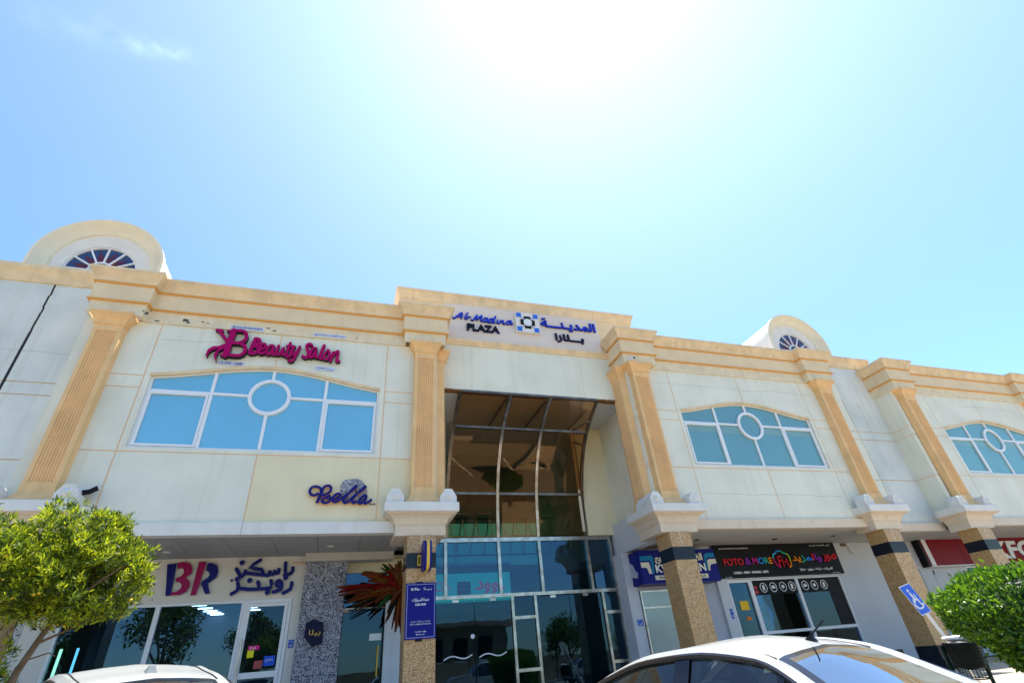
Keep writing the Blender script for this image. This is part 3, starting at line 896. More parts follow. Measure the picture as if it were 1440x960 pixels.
# --- upper windows
def make_window(c):
    r = part('arched_window', (c, 0, 0), plaza)
    ORIG[r.name] = Vector((0, 0, 0))
    FY0, FY1 = 0.07, 0.13
    fr = MB()
    b = 0.058
    fr.box(-HW, HW, FY0, FY1, 6.2, 6.2 + b)
    for s in (-1, 1):
        fr.box(s * HW - (b if s > 0 else 0), s * HW + (b if s < 0 else 0), FY0 + .001, FY1, 6.2 + b, 8.03)
    n = 28
    for k in range(n):
        x0 = -HW + 2 * HW * k / n; x1 = -HW + 2 * HW * (k + 1) / n
        za, zb = arch(x0), arch(x1)
        v = [(x0, FY0, za - b), (x1, FY0, zb - b), (x1, FY0, zb), (x0, FY0, za), (x0, FY1, za - b), (x1, FY1, zb - b), (x1, FY1, zb), (x0, FY1, za)]
        fr.add(v, [(0, 1, 2, 3), (0, 4, 5, 1)])
    fr.build('frame', ALU, r)
    MW = 0.036
    for x in (-1.32, 1.32):
        MB().box(x - MW, x + MW, FY0 - 0.012, FY1, 6.2 + b, arch(x) - b).build('mullion', ALU, r)
    MB().box(-MW, MW, FY0 - 0.012, FY1, 6.2 + b, 7.16).build('mullion', ALU, r)
    MB().box(-MW, MW, FY0 - 0.012, FY1, 8.12, arch(0) - b).build('mullion', ALU, r)
    TZ = 7.66
    for x0, x1 in ((-HW + b, -1.32 - MW), (-1.32 + MW, -0.46), (0.46, 1.32 - MW), (1.32 + MW, HW - b)):
        MB().box(x0, x1, FY0 - 0.006, FY1, TZ - 0.032, TZ + 0.032).build('transom', ALU, r)
    MB().ring(0, 7.645, 0.412, 0.498, FY0 - 0.035, FY1, n=44).build('roundel_ring', ALU, r)
    for s in (-1, 1):
        x0, x1 = (-HW + b + 0.005, -1.32 - MW - 0.005) if s < 0 else (1.32 + MW + 0.005, HW - b - 0.005)
        z0, z1, t = 6.2 + b + 0.005, TZ - 0.036, 0.052
        sa = MB()
        sa.box(x0, x1, FY0 - 0.025, FY1 - 0.03, z0, z0 + t).box(x0, x1, FY0 - 0.025, FY1 - 0.03, z1 - t, z1)
        sa.box(x0, x0 + t, FY0 - 0.024, FY1 - 0.03, z0 + t, z1 - t).box(x1 - t, x1, FY0 - 0.024, FY1 - 0.03, z0 + t, z1 - t)
        sa.build('casement_sash', ALU, r)
    # panes
    GY = 0.105
    def pane(po, y=GY):
        MB().prism(po, y, y + 0.012).build('pane', PANE, r)
    xs = [-HW + b, -1.32, 0.0, 1.32, HW - b]
    for k in range(4):
        x0, x1 = xs[k] + 0.01, xs[k + 1] - 0.01
        pane([(x0, 6.2 + b), (x1, 6.2 + b), (x1, TZ), (x0, TZ)])
        top = [(x0 + (x1 - x0) * i / 6, arch(x0 + (x1 - x0) * i / 6) - b * 0.6) for i in range(7)]
        pane([(x0, TZ + 0.002), (x1, TZ + 0.002)] + top[::-1])
    pane([(0.42 * math.cos(2 * PI * k / 28), 7.645 + 0.42 * math.sin(2 * PI * k / 28)) for k in range(28)], GY - 0.012)
    # cream hood moulding lining the head of the opening
    hd = MB()
    for k in range(n):
        x0 = -HW - 0.02 + (2 * HW + 0.04) * k / n; x1 = -HW - 0.02 + (2 * HW + 0.04) * (k + 1) / n
        za, zb = arch(x0), arch(x1)
        t = 0.075
        P = [(-0.018, -0.030), (-0.018, t * 0.4), (-0.010, t * 0.45), (-0.010, t * 0.7), (-0.004, t * 0.7)]
        P = [(0.13, -0.028)] + P
        vs = [(x0, y, za + z) for y, z in P] + [(x1, y, zb + z) for y, z in P]
        m_ = len(P)
        hd.add(vs, [(i, i + 1, m_ + i + 1, m_ + i) for i in range(m_ - 1)])
    hd.build('head_moulding', TRIM, r)
    return r
w0 = make_window(-2.15)
w0.location = Vector((-2.15, 0, 0)) - origin_of(plaza)
for c in (12.82, 25.05):
    cw = copy_tree(w0, Vector((c, 0, 0)) - origin_of(plaza), 0.0, plaza)
    for ch in cw.children:
        if ch.name.startswith('pane'):          # greener colour stands in for the hazier sky the right hand windows reflect
            ch.material_slots[0].link = 'OBJECT'; ch.material_slots[0].material = PANE2
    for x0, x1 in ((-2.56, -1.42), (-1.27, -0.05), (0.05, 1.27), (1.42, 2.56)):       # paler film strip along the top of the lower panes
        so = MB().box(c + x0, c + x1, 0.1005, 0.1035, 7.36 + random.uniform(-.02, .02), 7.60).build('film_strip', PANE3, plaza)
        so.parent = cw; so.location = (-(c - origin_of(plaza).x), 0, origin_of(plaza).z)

# --- arched dormers on the roof over the recesses
def make_dormer(cx, zc=12.12, fy=1.3):
    r = part('arched_dormer', (0, 0, 0), plaza)
    ORIG[r.name] = Vector((cx, 0, 0))
    prof = [(1.20, fy), (1.23, fy - 0.02), (1.23, fy - 0.05), (1.28, fy - 0.06), (1.35, fy - 0.10), (1.43, fy - 0.17), (1.50, fy - 0.25), (1.54, fy - 0.30), (1.61, fy - 0.30), (1.61, fy - 0.1), (1.56, fy - 0.1), (1.56, fy + 4.2)]
    pth = []
    for k in range(0, 37):
        t = PI * k / 36
        pth.append((math.cos(t), math.sin(t), 0.0))
    seq = [(1.0, 0.0, -1.5)] + pth + [(-1.0, 0.0, -1.5)]
    mb = MB(); vs = []
    for c, s, dz in seq:
        for rr, y in prof:
            vs.append((cx + rr * c, y, zc + rr * s + dz))
    k = len(prof); fs = []
    for i in range(len(seq) - 1):
        for j in range(k - 1):
            fs.append((i * k + j, i * k + j + 1, (i + 1) * k + j + 1, (i + 1) * k + j))
    mb.add(vs, fs)
    mb.m = [1 if (q % (k - 1)) < 8 else 0 for q in range(len(fs))]
    mb.build('vault', [LEDGE, RIMC], r, smooth=True)
    fw = MB()
    gr_, n = 0.89, 30
    for i in range(n):
        a, b_ = PI * i / n, PI * (i + 1) / n
        q = [(cx + gr_ * math.cos(a), fy, zc - 0.12 + gr_ * math.sin(a)), (cx + 1.25 * math.cos(a), fy, zc + 1.25 * math.sin(a)),
             (cx + 1.25 * math.cos(b_), fy, zc + 1.25 * math.sin(b_)), (cx + gr_ * math.cos(b_), fy, zc - 0.12 + gr_ * math.sin(b_))]
        fw.add(q, [(0, 1, 2, 3)])
        q2 = [q[0], q[3], (q[3][0], fy + 0.15, q[3][2]), (q[0][0], fy + 0.15, q[0][2])]
        fw.add(q2, [(0, 1, 2, 3)])
    fw.box(cx - 1.25, cx + 1.25, fy + 0.004, fy + 0.1, zc - 1.4, zc - 0.121)
    fw.box(cx - 1.25, cx - 0.89, fy + 0.004, fy + 0.1, zc - 0.12, zc + 0.004).box(cx + 0.89, cx + 1.25, fy + 0.004, fy + 0.1, zc - 0.12, zc + 0.004)
    fw.build('gable_wall', LEDGE, r)
    gz = zc - 0.12
    MB().prism([(cx + 0.90 * math.cos(PI * i / 24), gz + 0.90 * math.sin(PI * i / 24)) for i in range(25)], fy + 0.08, fy + 0.1).build('pane', LUNET, r)
    MB().ring(cx, gz, 0.855, 0.905, fy + 0.03, fy + 0.09, n=30, a0=0, a1=PI).build('frame', ALU, r)
    MB().ring(cx, gz, 0.27, 0.32, fy + 0.02, fy + 0.09, n=20, a0=0, a1=PI).build('hub', ALU, r)
    for k in range(1, 6):
        t = PI * k / 6
        d = Vector((math.cos(t), 0, math.sin(t))); nn = Vector((-d.z, 0, d.x)) * 0.024
        p0 = Vector((cx, fy + 0.035, gz)) + d * 0.31; p1 = Vector((cx, fy + 0.035, gz)) + d * 0.86
        vs = [p0 - nn, p1 - nn, p1 + nn, p0 + nn]
        vs += [v + Vector((0, 0.04, 0)) for v in vs]
        MB().add(vs, [(0, 1, 2, 3), (0, 4, 5, 1), (2, 6, 7, 3), (1, 5, 6, 2)]).build('glazing_bar', ALU, r)
    for k in range(6):
        t = PI * (k + 0.5) / 6
        d = Vector((math.cos(t), 0, math.sin(t))); nn = Vector((-d.z, 0, d.x))
        c_ = Vector((cx, fy + 0.072, gz))
        vs = [c_ + d * 0.34 - nn * 0.14, c_ + d * 0.78, c_ + d * 0.34 + nn * 0.14]
        MB().add(vs, [(0, 1, 2)]).build('star_point', LUNRED, r)
    r.location = Vector((cx, 0, 0)) - origin_of(plaza)
    return r
d0 = make_dormer(-7.55)
copy_tree(d0, Vector((18.12, 0, 0)) - origin_of(plaza), 0.0, plaza)
MB().box(-9.3, -5.7, 1.25, 5.8, 10.5, 11.40).box(16.6, 20.0, 1.25, 5.8, 10.5, 11.4).build('dormer_base', LEDGE, plaza)
for x in (-5.6, 20.3):
    MB().box(x - 0.3, x + 0.3, 1.15, 2.0, 11.45, 11.62).build('roof_block', LEDGE2, plaza)

# --- hidden mass: roof, upper floor, ends, back
MB().box(-14, 0.97, 1.0, 14, 10.2, 10.5).box(9.5, 32, 1.0, 14, 10.2, 10.5).box(0.97, 9.5, 1.05, 14, 10.2, 10.6).build('roof', LEDGE2, plaza)
MB().box(-14, 1.9, 0.95, 14, 4.42, 4.6).box(8.7, 32, 0.95, 14, 4.42, 4.6).build('upper_floor', MIDIN, plaza)
MB().box(-14.2, -14, 0.5, 14, PV, 10.5).box(32, 32.2, -0.1, 14, PV, 10.5).box(-14, 32, 14, 14.2, PV, 10.5).build('outer_wall', STUCCO, plaza)
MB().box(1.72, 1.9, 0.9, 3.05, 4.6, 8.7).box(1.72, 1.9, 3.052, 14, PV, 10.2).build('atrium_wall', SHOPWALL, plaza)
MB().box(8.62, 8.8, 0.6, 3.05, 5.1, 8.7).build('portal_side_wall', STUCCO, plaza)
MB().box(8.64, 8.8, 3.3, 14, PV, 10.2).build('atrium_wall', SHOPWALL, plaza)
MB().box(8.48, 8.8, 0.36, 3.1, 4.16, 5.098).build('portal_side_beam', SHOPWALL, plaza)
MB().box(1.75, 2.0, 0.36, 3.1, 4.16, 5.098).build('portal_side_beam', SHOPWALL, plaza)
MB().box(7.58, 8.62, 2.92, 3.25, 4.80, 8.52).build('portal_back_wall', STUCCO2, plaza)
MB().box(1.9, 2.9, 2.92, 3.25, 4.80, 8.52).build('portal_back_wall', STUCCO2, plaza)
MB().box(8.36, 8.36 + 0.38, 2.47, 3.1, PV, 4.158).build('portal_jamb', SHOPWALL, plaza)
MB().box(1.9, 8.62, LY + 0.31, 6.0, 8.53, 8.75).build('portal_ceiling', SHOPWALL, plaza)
# rust stained edge under the lintel
ru = MB()
x = 2.4
while x < 8.2:
    w = random.uniform(0.08, 0.3)
    ru.box(x, min(x + w, 8.2), LY - random.uniform(0.002, 0.008), LY + 0.2, 8.505 - random.uniform(0, 0.02), 8.545 + random.uniform(0, 0.015)); x += w
ru.build('rusted_edge', mat('rust', (0.26, 0.12, 0.04), 0.9, var=0.5, vscale=12), plaza)

# --- glazed entrance: curved bronze glass over glass doors
ent = empty('glazed_entrance', parent=plaza)
RIB = [(0.64, 8.52), (0.95, 8.37), (1.30, 8.16), (1.75, 7.85), (2.05, 7.55), (2.27, 7.26), (2.46, 6.96), (2.60, 6.66), (2.72, 6.36), (2.81, 6.07), (2.90, 5.65), (2.96, 5.25), (3.02, 4.80)]
RX = [2.93, 4.54, 5.86, 7.50]
def rib(x, w=0.045, d=0.07, mt=STEEL):
    mb = MB(); vs = []
    for i, (y, z) in enumerate(RIB):
        a = RIB[max(0, i - 1)]; b = RIB[min(len(RIB) - 1, i + 1)]
        t = Vector((b[0] - a[0], b[1] - a[1])).normalized(); nn = Vector((t.y, -t.x))   # outwards (down and to the street)
        for ww, dd in ((-w, 0.03), (-w, -d), (w, -d), (w, 0.03)):
            q = Vector((y, z)) - nn * dd * -1
            vs.append((x + ww, q.x, q.y))
    fs = []
    for i in range(len(RIB) - 1):
        for a in range(4):
            fs.append((4 * i + a, 4 * i + (a + 1) % 4, 4 * i + 4 + (a + 1) % 4, 4 * i + 4 + a))
    return mb.add(vs, fs).build('rib', mt, ent, smooth=True)
for x in RX:
    rib(x, mt=BRONZE if x in (RX[0], RX[3]) else STEEL)
def rail(i, name='rail', mt=STEEL):
    y, z = RIB[i]
    for a, b in zip(RX[:-1], RX[1:]):
        MB().box(a + 0.045, b - 0.045, y - 0.055, y + 0.05, z - 0.035, z + 0.035).build(name, mt, ent)
rail(0, mt=BRONZE); rail(3, mt=BRONZE); rail(9, mt=BRONZE)
for a, b in zip(RX[:-1], RX[1:]):
    for i0, i1 in ((0, 3), (3, 9), (9, 12)):
        seg = RIB[i0:i1 + 1]; mb = MB(); vs = []
        for y, z in seg:
            vs += [(a + 0.02, y, z), (b - 0.02, y, z)]
        mb.add(vs, [(2 * i, 2 * i + 1, 2 * i + 3, 2 * i + 2) for i in range(len(seg) - 1)])
        mb.build('curved_pane', CURVEGL, ent, smooth=True)
# bracing behind the curved glass
for x in RX[1:]:
    MB().cyl((x - 0.10, 0.9, 8.46), (x - 0.12, 2.9, 8.46), 0.035, n=6).build('brace', BRONZE, ent)
MB().cyl((7.40, 2.72, 8.45), (7.40, 2.85, 4.9), 0.05, n=6).build('brace', LEDGE2, ent)
MB().cyl((7.42, 1.35, 8.08), (7.42, 2.7, 8.3), 0.03, n=6).build('brace', BRONZE, ent)
MB().cyl((7.42, 2.0, 7.5), (7.42, 2.7, 7.9), 0.03, n=6).build('brace', BRONZE, ent)
EY = 3.08
for x0, x1 in ((2.0, 2.90), (2.90, 4.54), (4.54, 5.86), (5.86, 7.50), (7.50, 8.36)):
    MB().box(x0, x1, EY - 0.07, EY + 0.05, 4.68, 4.79).build('rail', STEEL, ent)
    MB().box(x0 + 0.01, x1 - 0.01, EY - 0.002, EY + 0.01, 3.24, 4.68).build('pane', SHOPGL, ent)
for x in (2.02, 2.90, 4.54, 5.86, 7.50, 8.33):
    MB().box(x - 0.045, x + 0.045, EY - 0.08, EY + 0.04, 3.24, 4.68).build('mullion', STEEL, ent)
MB().box(2.0, 8.36, EY - 0.085, EY + 0.05, 3.15, 3.24).build('transom', STEEL, ent)
for x0, x1 in ((4.87, 5.58), (7.80, 8.34)):
    for x in (x0, x1):
        MB().box(x - 0.04, x + 0.04, EY - 0.06, EY + 0.04, PV, 3.15).build('mullion', STEEL, ent)
    for z in (2.60, 1.33):
        MB().box(x0 + 0.04, x1 - 0.04, EY - 0.055, EY + 0.04, z - 0.04, z + 0.04).build('rail', STEEL, ent)
    for z0, z1 in ((2.64, 3.15), (1.37, 2.56), (PV, 1.29)):
        MB().box(x0 + 0.04, x1 - 0.04, EY - 0.002, EY + 0.008, z0, z1).build('pane', DOORGL, ent)
for x0, x1 in ((2.64, 3.73), (3.745, 4.82), (5.63, 6.68), (6.695, 7.75)):
    MB().box(x0, x1, EY - 0.003, EY + 0.009, PV + 0.02, 3.13).build('glass_door', DOORGL, ent)
    MB().box((x0 + x1) / 2 - 0.09, (x0 + x1) / 2 + 0.09, EY - 0.03, EY - 0.004, 3.07, 3.14).build('door_clamp', STEEL, ent)
MB().box(2.0, 2.63, EY - 0.003, EY + 0.009, PV + 0.02, 3.13).build('pane', DOORGL, ent)
for xa, xb in ((2.86, 3.62), (3.84, 4.60)):
    pts = [(xa + (xb - xa) * t, 1.72 + 0.07 * t + 0.05 * math.sin(t * 2 * PI)) for t in [i / 8 for i in range(9)]]
    MB().ribbon(pts, 0.03, EY - 0.008, EY - 0.005, smooth=2).build('wave_sticker', WHITEP, ent)
MB().disc(3.66, 2.22, 0.06, EY - 0.007, EY - 0.0045).build('round_sticker', WHITEP, ent)

# --- atrium seen behind the glass
MB().box(1.9, 8.64, 3.2, 12, PV - 0.02, PV + 0.01).build('atrium_floor', INFLOOR, plaza)
MB().box(1.9, 8.64, 11.9, 12.1, PV, 10.2).build('atrium_back_wall', MIDIN, plaza)
MB().box(1.92, 5.6, 5.6, 5.8, 3.05, 4.2).box(1.92, 2.6, 5.6, 5.8, PV, 3.05).build('inner_shopfront', MIDIN, plaza)
MB().box(1.92, 8.62, 5.5, 11.9, 4.22, 4.4).build('gallery_floor', MIDIN, plaza)
tr = MB()
for k in range(12):
    x = 2.0 + k * 0.56
    tr.cyl((x, 8.0, 5.2), (x + 0.28, 8.0, 6.6), 0.02, n=5).cyl((x + 0.28, 8.0, 6.6), (x + 0.56, 8.0, 5.2), 0.02, n=5)
tr.cyl((2, 8.0, 5.2), (8.6, 8.0, 5.2), 0.03, n=5).cyl((2, 8.0, 6.6), (8.6, 8.0, 6.6), 0.03, n=5)
tr.build('roof_truss', STEEL, plaza)
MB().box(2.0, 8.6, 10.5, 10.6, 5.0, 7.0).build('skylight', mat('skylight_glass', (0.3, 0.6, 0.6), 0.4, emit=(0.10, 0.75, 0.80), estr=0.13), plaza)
gl_ = MB()
for k in range(5):
    gl_.box(2.1 + k * 1.6, 2.14 + k * 1.6, 5.45, 5.5, 4.4, 5.35)
gl_.box(2.0, 8.6, 5.45, 5.5, 5.33, 5.38).build('gallery_rail', STEEL, plaza)

# ================================================================== GROUND FLOOR SHOPFRONTS
SY = 2.45
def frame_box(mb, x0, x1, z0, z1, t=0.08, y0=SY - 0.03, y1=SY + 0.09):
    mb.box(x0, x1, y0, y1, z0, z0 + t).box(x0, x1, y0, y1, z1 - t, z1)
    mb.box(x0, x0 + t, y0 - 0.001, y1, z0 + t, z1 - t).box(x1 - t, x1, y0 - 0.001, y1, z0 + t, z1 - t)
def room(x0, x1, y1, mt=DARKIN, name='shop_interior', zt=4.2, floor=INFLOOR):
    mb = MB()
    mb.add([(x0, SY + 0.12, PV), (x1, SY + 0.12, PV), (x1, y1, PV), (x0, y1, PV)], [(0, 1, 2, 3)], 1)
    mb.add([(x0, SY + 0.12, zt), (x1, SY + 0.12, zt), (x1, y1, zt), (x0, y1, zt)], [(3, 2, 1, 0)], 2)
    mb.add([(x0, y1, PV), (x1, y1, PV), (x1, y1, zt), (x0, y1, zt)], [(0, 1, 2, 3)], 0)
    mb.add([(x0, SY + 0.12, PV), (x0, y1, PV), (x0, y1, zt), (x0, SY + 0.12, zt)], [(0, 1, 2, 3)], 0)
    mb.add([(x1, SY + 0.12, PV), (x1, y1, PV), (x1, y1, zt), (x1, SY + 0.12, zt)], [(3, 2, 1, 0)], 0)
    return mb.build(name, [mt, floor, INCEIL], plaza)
# ice cream shop
ice = empty('shopfront', parent=plaza); ice['label'] = 'ice cream shopfront with wide dark glass and white framed door'
MB().box(-6.45, -0.86, SY, SY + 0.12, 3.30, 4.29).box(-6.45, -5.82, SY, SY + 0.12, PV, 3.298).box(-1.08, -0.86, SY, SY + 0.12, PV, 3.298).box(-5.82, -2.16, SY, SY + 0.12, PV, 0.95).build('shop_wall', BRWALL, ice)
for x0, x1 in ((-5.82, -3.98), (-3.98, -2.16)):
    f = MB(); frame_box(f, x0, x1, 0.96, 3.298, 0.05); f.build('window_frame', ALU, ice)
    MB().box(x0 + 0.04, x1 - 0.04, SY + 0.03, SY + 0.042, 1.0, 3.26).build('pane', SHOPGL, ice)
f = MB(); frame_box(f, -2.155, -1.085, PV, 3.297, 0.07); f.build('door_frame', ALU, ice)
f = MB(); frame_box(f, -2.08, -1.16, PV + 0.02, 3.22, 0.075, SY - 0.045, SY + 0.03); f.box(-2.005, -1.235, SY - 0.04, SY + 0.025, 1.68, 1.80); f.build('door_leaf', ALU, ice)
MB().box(-2.01, -1.23, SY - 0.01, SY + 0.002, 1.795, 3.15).build('pane', DOORGL, ice)
MB().box(-2.01, -1.23, SY - 0.01, SY + 0.002, 0.6, 1.685).build('pane', DOORGL, ice)
MB().cyl((-2.05, SY - 0.12, 1.35), (-2.05, SY - 0.12, 2.47), 0.022, n=8).cyl((-2.05, SY - 0.12, 2.3), (-2.05, SY - 0.04, 2.3), 0.015, n=6).cyl((-2.05, SY - 0.12, 1.5), (-2.05, SY - 0.04, 1.5), 0.015, n=6).build('door_handle', STEEL, ice)
room(-6.4, -0.95, 13.9)
MB().box(-5.3, -4.6, SY + 0.5, SY + 1.1, PV, 4.1).build('display_column', DARKIN, plaza)
# rough stone pier and cafe door
MB().box(-0.858, 0.15, 2.18, 2.9, PV, 4.088).build('stone_pier', ROUGHST, plaza)
cafe = empty('shopfront', parent=plaza); cafe['label'] = 'cafe shopfront with single frameless glass door between stone pier and white jamb'
MB().box(0.152, 1.66, 2.6, 2.72, 3.86, 4.29).build('shop_wall', STUCCO2, cafe)
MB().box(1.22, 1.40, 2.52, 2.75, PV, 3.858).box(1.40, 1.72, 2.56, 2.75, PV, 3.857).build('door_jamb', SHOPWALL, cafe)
MB().box(0.17, 1.21, 2.64, 2.652, PV, 3.0).build('glass_door', DOORGL, cafe)
MB().box(0.17, 1.21, 2.64, 2.652, 3.03, 3.858).build('pane', SHOPGL, cafe)
MB().box(0.16, 1.22, 2.62, 2.66, 3.0, 3.03).build('transom', STEEL, cafe)
MB().cyl((1.08, 2.56, 1.5), (1.08, 2.56, 2.15), 0.018, n=8).build('door_handle', GOLD, cafe)
MB().box(0.86, 1.16, 2.625, 2.637, 2.27, 2.42).build('hours_card', WHITEP, cafe)
MB().box(0.14, 0.30, 2.58, 2.63, 2.93, 3.0).build('door_clamp', LEDGE2, cafe)
room(0.0, 1.9, 8.0, MIDIN)
# dry cleaner
dry = empty('shopfront', parent=plaza); dry['label'] = 'dry cleaner shopfront with frosted green glass door'
MB().box(8.745, 8.76, SY, SY + 0.1, PV, 4.1).box(9.86, 11.56, SY, SY + 0.12, PV, 4.29).box(8.74, 9.86, SY + 0.01, SY + 0.12, 3.06, 4.28).build('shop_wall', GREYWALL, dry)
f = MB(); frame_box(f, 8.745, 9.86, PV, 3.058, 0.045, SY - 0.04, SY + 0.05); f.box(8.79, 9.815, SY - 0.045, SY + 0.04, 2.57, 2.62); f.build('door_frame', STEEL, dry)
MB().box(8.785, 9.82, SY, SY + 0.012, PV + 0.05, 2.575).build('pane', FROST, dry)
MB().box(8.785, 9.82, SY, SY + 0.012, 2.615, 3.02).build('pane', FROST, dry)
# photo shop
foto = empty('shopfront', parent=plaza); foto['label'] = 'photo shopfront with white frames and black icon strip across the glass'
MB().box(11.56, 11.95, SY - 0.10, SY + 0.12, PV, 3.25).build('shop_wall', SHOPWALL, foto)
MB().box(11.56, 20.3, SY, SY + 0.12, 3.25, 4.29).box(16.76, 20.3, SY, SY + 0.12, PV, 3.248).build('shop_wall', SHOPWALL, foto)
f = MB(); frame_box(f, 11.95, 12.90, PV, 3.24, 0.09); f.build('door_frame', ALU, foto)
MB().box(12.03, 12.82, SY + 0.03, SY + 0.042, PV + 0.05, 3.16).build('pane', DOORGL, foto)
for x0, x1 in ((12.905, 14.82), (14.82, 16.755)):
    f = MB(); frame_box(f, x0, x1, PV + 0.1, 3.24, 0.05); f.box(x0 + 0.05, x1 - 0.05, SY - 0.03, SY + 0.08, 1.66, 1.74); f.build('window_frame', ALU, foto)
    MB().box(x0 + 0.04, x1 - 0.04, SY + 0.03, SY + 0.042, 1.74, 3.2).build('pane', SHOPGL, foto)
    MB().box(x0 + 0.04, x1 - 0.04, SY + 0.03, SY + 0.042, PV + 0.14, 1.67).build('pane', SHOPGL, foto)
x1s = 16.1
for x0, x1 in ((12.955, 14.77), (14.87, 16.70)):
    MB().box(x0, x1, SY + 0.018, SY + 0.024, 2.76, 3.19).build('icon_strip', BLACK, foto)
MB().box(16.12, 16.70, SY + 0.018, SY + 0.024, 1.76, 2.755).build('poster', BLACK, foto)
for k, x in enumerate((13.40, 13.80, 14.20, 14.58, 15.15, 15.55, 15.97)):
    z = 2.97
    MB().ring(x, z, 0.125, 0.145, SY + 0.006, SY + 0.012, n=20).build('icon_ring', WHITEP, foto)
    ic = MB()
    if k % 3 == 0: ic.box(x - 0.045, x + 0.045, SY + 0.008, SY + 0.012, z - 0.075, z + 0.075)
    elif k % 3 == 1: ic.box(x - 0.075, x + 0.075, SY + 0.008, SY + 0.012, z - 0.04, z + 0.03).box(x - 0.03, x + 0.03, SY + 0.008, SY + 0.012, z + 0.031, z + 0.06)
    else: ic.disc(x, z, 0.06, SY + 0.008, SY + 0.012, n=8)
    ic.build('icon', WHITEP, foto)
MB().disc(13.08, 2.98, 0.055, SY + 0.008, SY + 0.012, n=10).box(13.02, 13.14, SY + 0.008, SY + 0.012, 2.80, 2.90).build('icon', flat('icon_red', (0.5, 0.05, 0.05)), foto)
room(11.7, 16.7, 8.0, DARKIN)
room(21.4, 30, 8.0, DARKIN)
# fried chicken shop
kfs = empty('shopfront', parent=plaza); kfs['label'] = 'fried chicken shopfront glass beyond the hedge'
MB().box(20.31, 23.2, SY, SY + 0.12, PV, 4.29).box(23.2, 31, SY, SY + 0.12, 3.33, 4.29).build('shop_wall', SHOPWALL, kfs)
for x0, x1 in ((23.2, 24.6), (24.6, 26.4), (26.4, 28.2), (28.2, 30)):
    f = MB(); frame_box(f, x0, x1, PV, 3.328, 0.06); f.build('window_frame', ALU, kfs)
    MB().box(x0 + 0.05, x1 - 0.05, SY + 0.03, SY + 0.042, PV + 0.05, 3.28).build('pane', SHOPGL, kfs)
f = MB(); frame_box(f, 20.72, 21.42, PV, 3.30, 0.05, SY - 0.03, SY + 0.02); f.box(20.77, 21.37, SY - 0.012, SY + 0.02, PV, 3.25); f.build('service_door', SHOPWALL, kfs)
for z in (3.1, 2.35, 1.4):
    MB().cyl((21.385, SY - 0.045, z), (21.385, SY - 0.045, z + 0.14), 0.016, n=6).build('hinge', BLACK, kfs)
# wall skirting and far end shop beyond the left recess
MB().box(16.8, 20.3, SY - 0.03, SY, PV, 0.62).box(9.9, 11.5, SY - 0.03, SY, PV, 0.62).build('skirting', BLACKG, plaza)
MB().box(15.9, 17.1, 1.5, 2.3, PV + 0.003, 0.95).build('black_plinth_block', BLACKG, plaza)
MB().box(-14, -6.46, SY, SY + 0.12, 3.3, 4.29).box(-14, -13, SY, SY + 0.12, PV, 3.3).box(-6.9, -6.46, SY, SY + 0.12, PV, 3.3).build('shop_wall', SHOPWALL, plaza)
MB().box(-13, -6.9, SY + 0.03, SY + 0.05, PV, 3.3).build('far_shop_pane', SHOPGL, plaza)
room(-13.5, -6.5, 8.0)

# ================================================================== SIGNS
def trace(name, strokes, w, y0, y1, mats, parent, smooth=3, stag=0.0):
    mb = MB()
    for i, st in enumerate(strokes):
        mb.ribbon(st, w, y0 - 0.004 * i - stag, y1, smooth=smooth)
    return mb.build(name, mats, parent)
# --- beauty salon
bs = thing('beauty_salon_sign', (-2.2, 0, 8.4), 'magenta raised script lettering for a beauty salon above the left arched window', 'sign')
mm = [MAGENTA, BLACK]
k1 = [(-3.74, 9.446), (-3.56, 9.452), (-3.54, 9.405), (-3.57, 9.368), (-3.36, 9.116), (-3.38, 9.016), (-3.66, 9.357), (-3.73, 9.381)]
k2 = [(-3.37, 9.066), (-3.54, 8.935), (-3.69, 8.902), (-3.78, 8.798), (-3.79, 8.626), (-3.75, 8.568), (-3.73, 8.709), (-3.67, 8.794), (-3.54, 8.855), (-3.62, 8.674), (-3.57, 8.541), (-3.51, 8.454), (-3.55, 8.605), (-3.52, 8.763), (-3.37, 8.938)]
mb = MB().prism(k1, -0.126, -0.02, 0, 1).prism(k2, -0.122, -0.02, 0, 1)
mb.build('letter', mm, bs)
mb = MB()
mb.ribbon([(-3.31, 9.433), (-3.35, 8.663)], 0.15, -0.132, -0.02, smooth=1)
for i, st in enumerate([[(-3.44, 9.41), (-3.2, 9.44)], [(-3.44, 8.653), (-3.12, 8.677)]]):
    mb.ribbon(st, 0.055, -0.137 - 0.003 * i, -0.02, smooth=1)
for i, st in enumerate([[(-3.27, 9.435), (-3.08, 9.442), (-2.98, 9.325), (-2.98, 9.177), (-3.08, 9.073), (-3.23, 9.043)], [(-3.23, 9.043), (-3.07, 9.042), (-2.94, 8.953), (-2.93, 8.794), (-3.02, 8.677), (-3.24, 8.664)]]):
    mb.ribbon(st, 0.085, -0.144 - 0.01 * i, -0.02)
mb.build('letter', mm, bs)
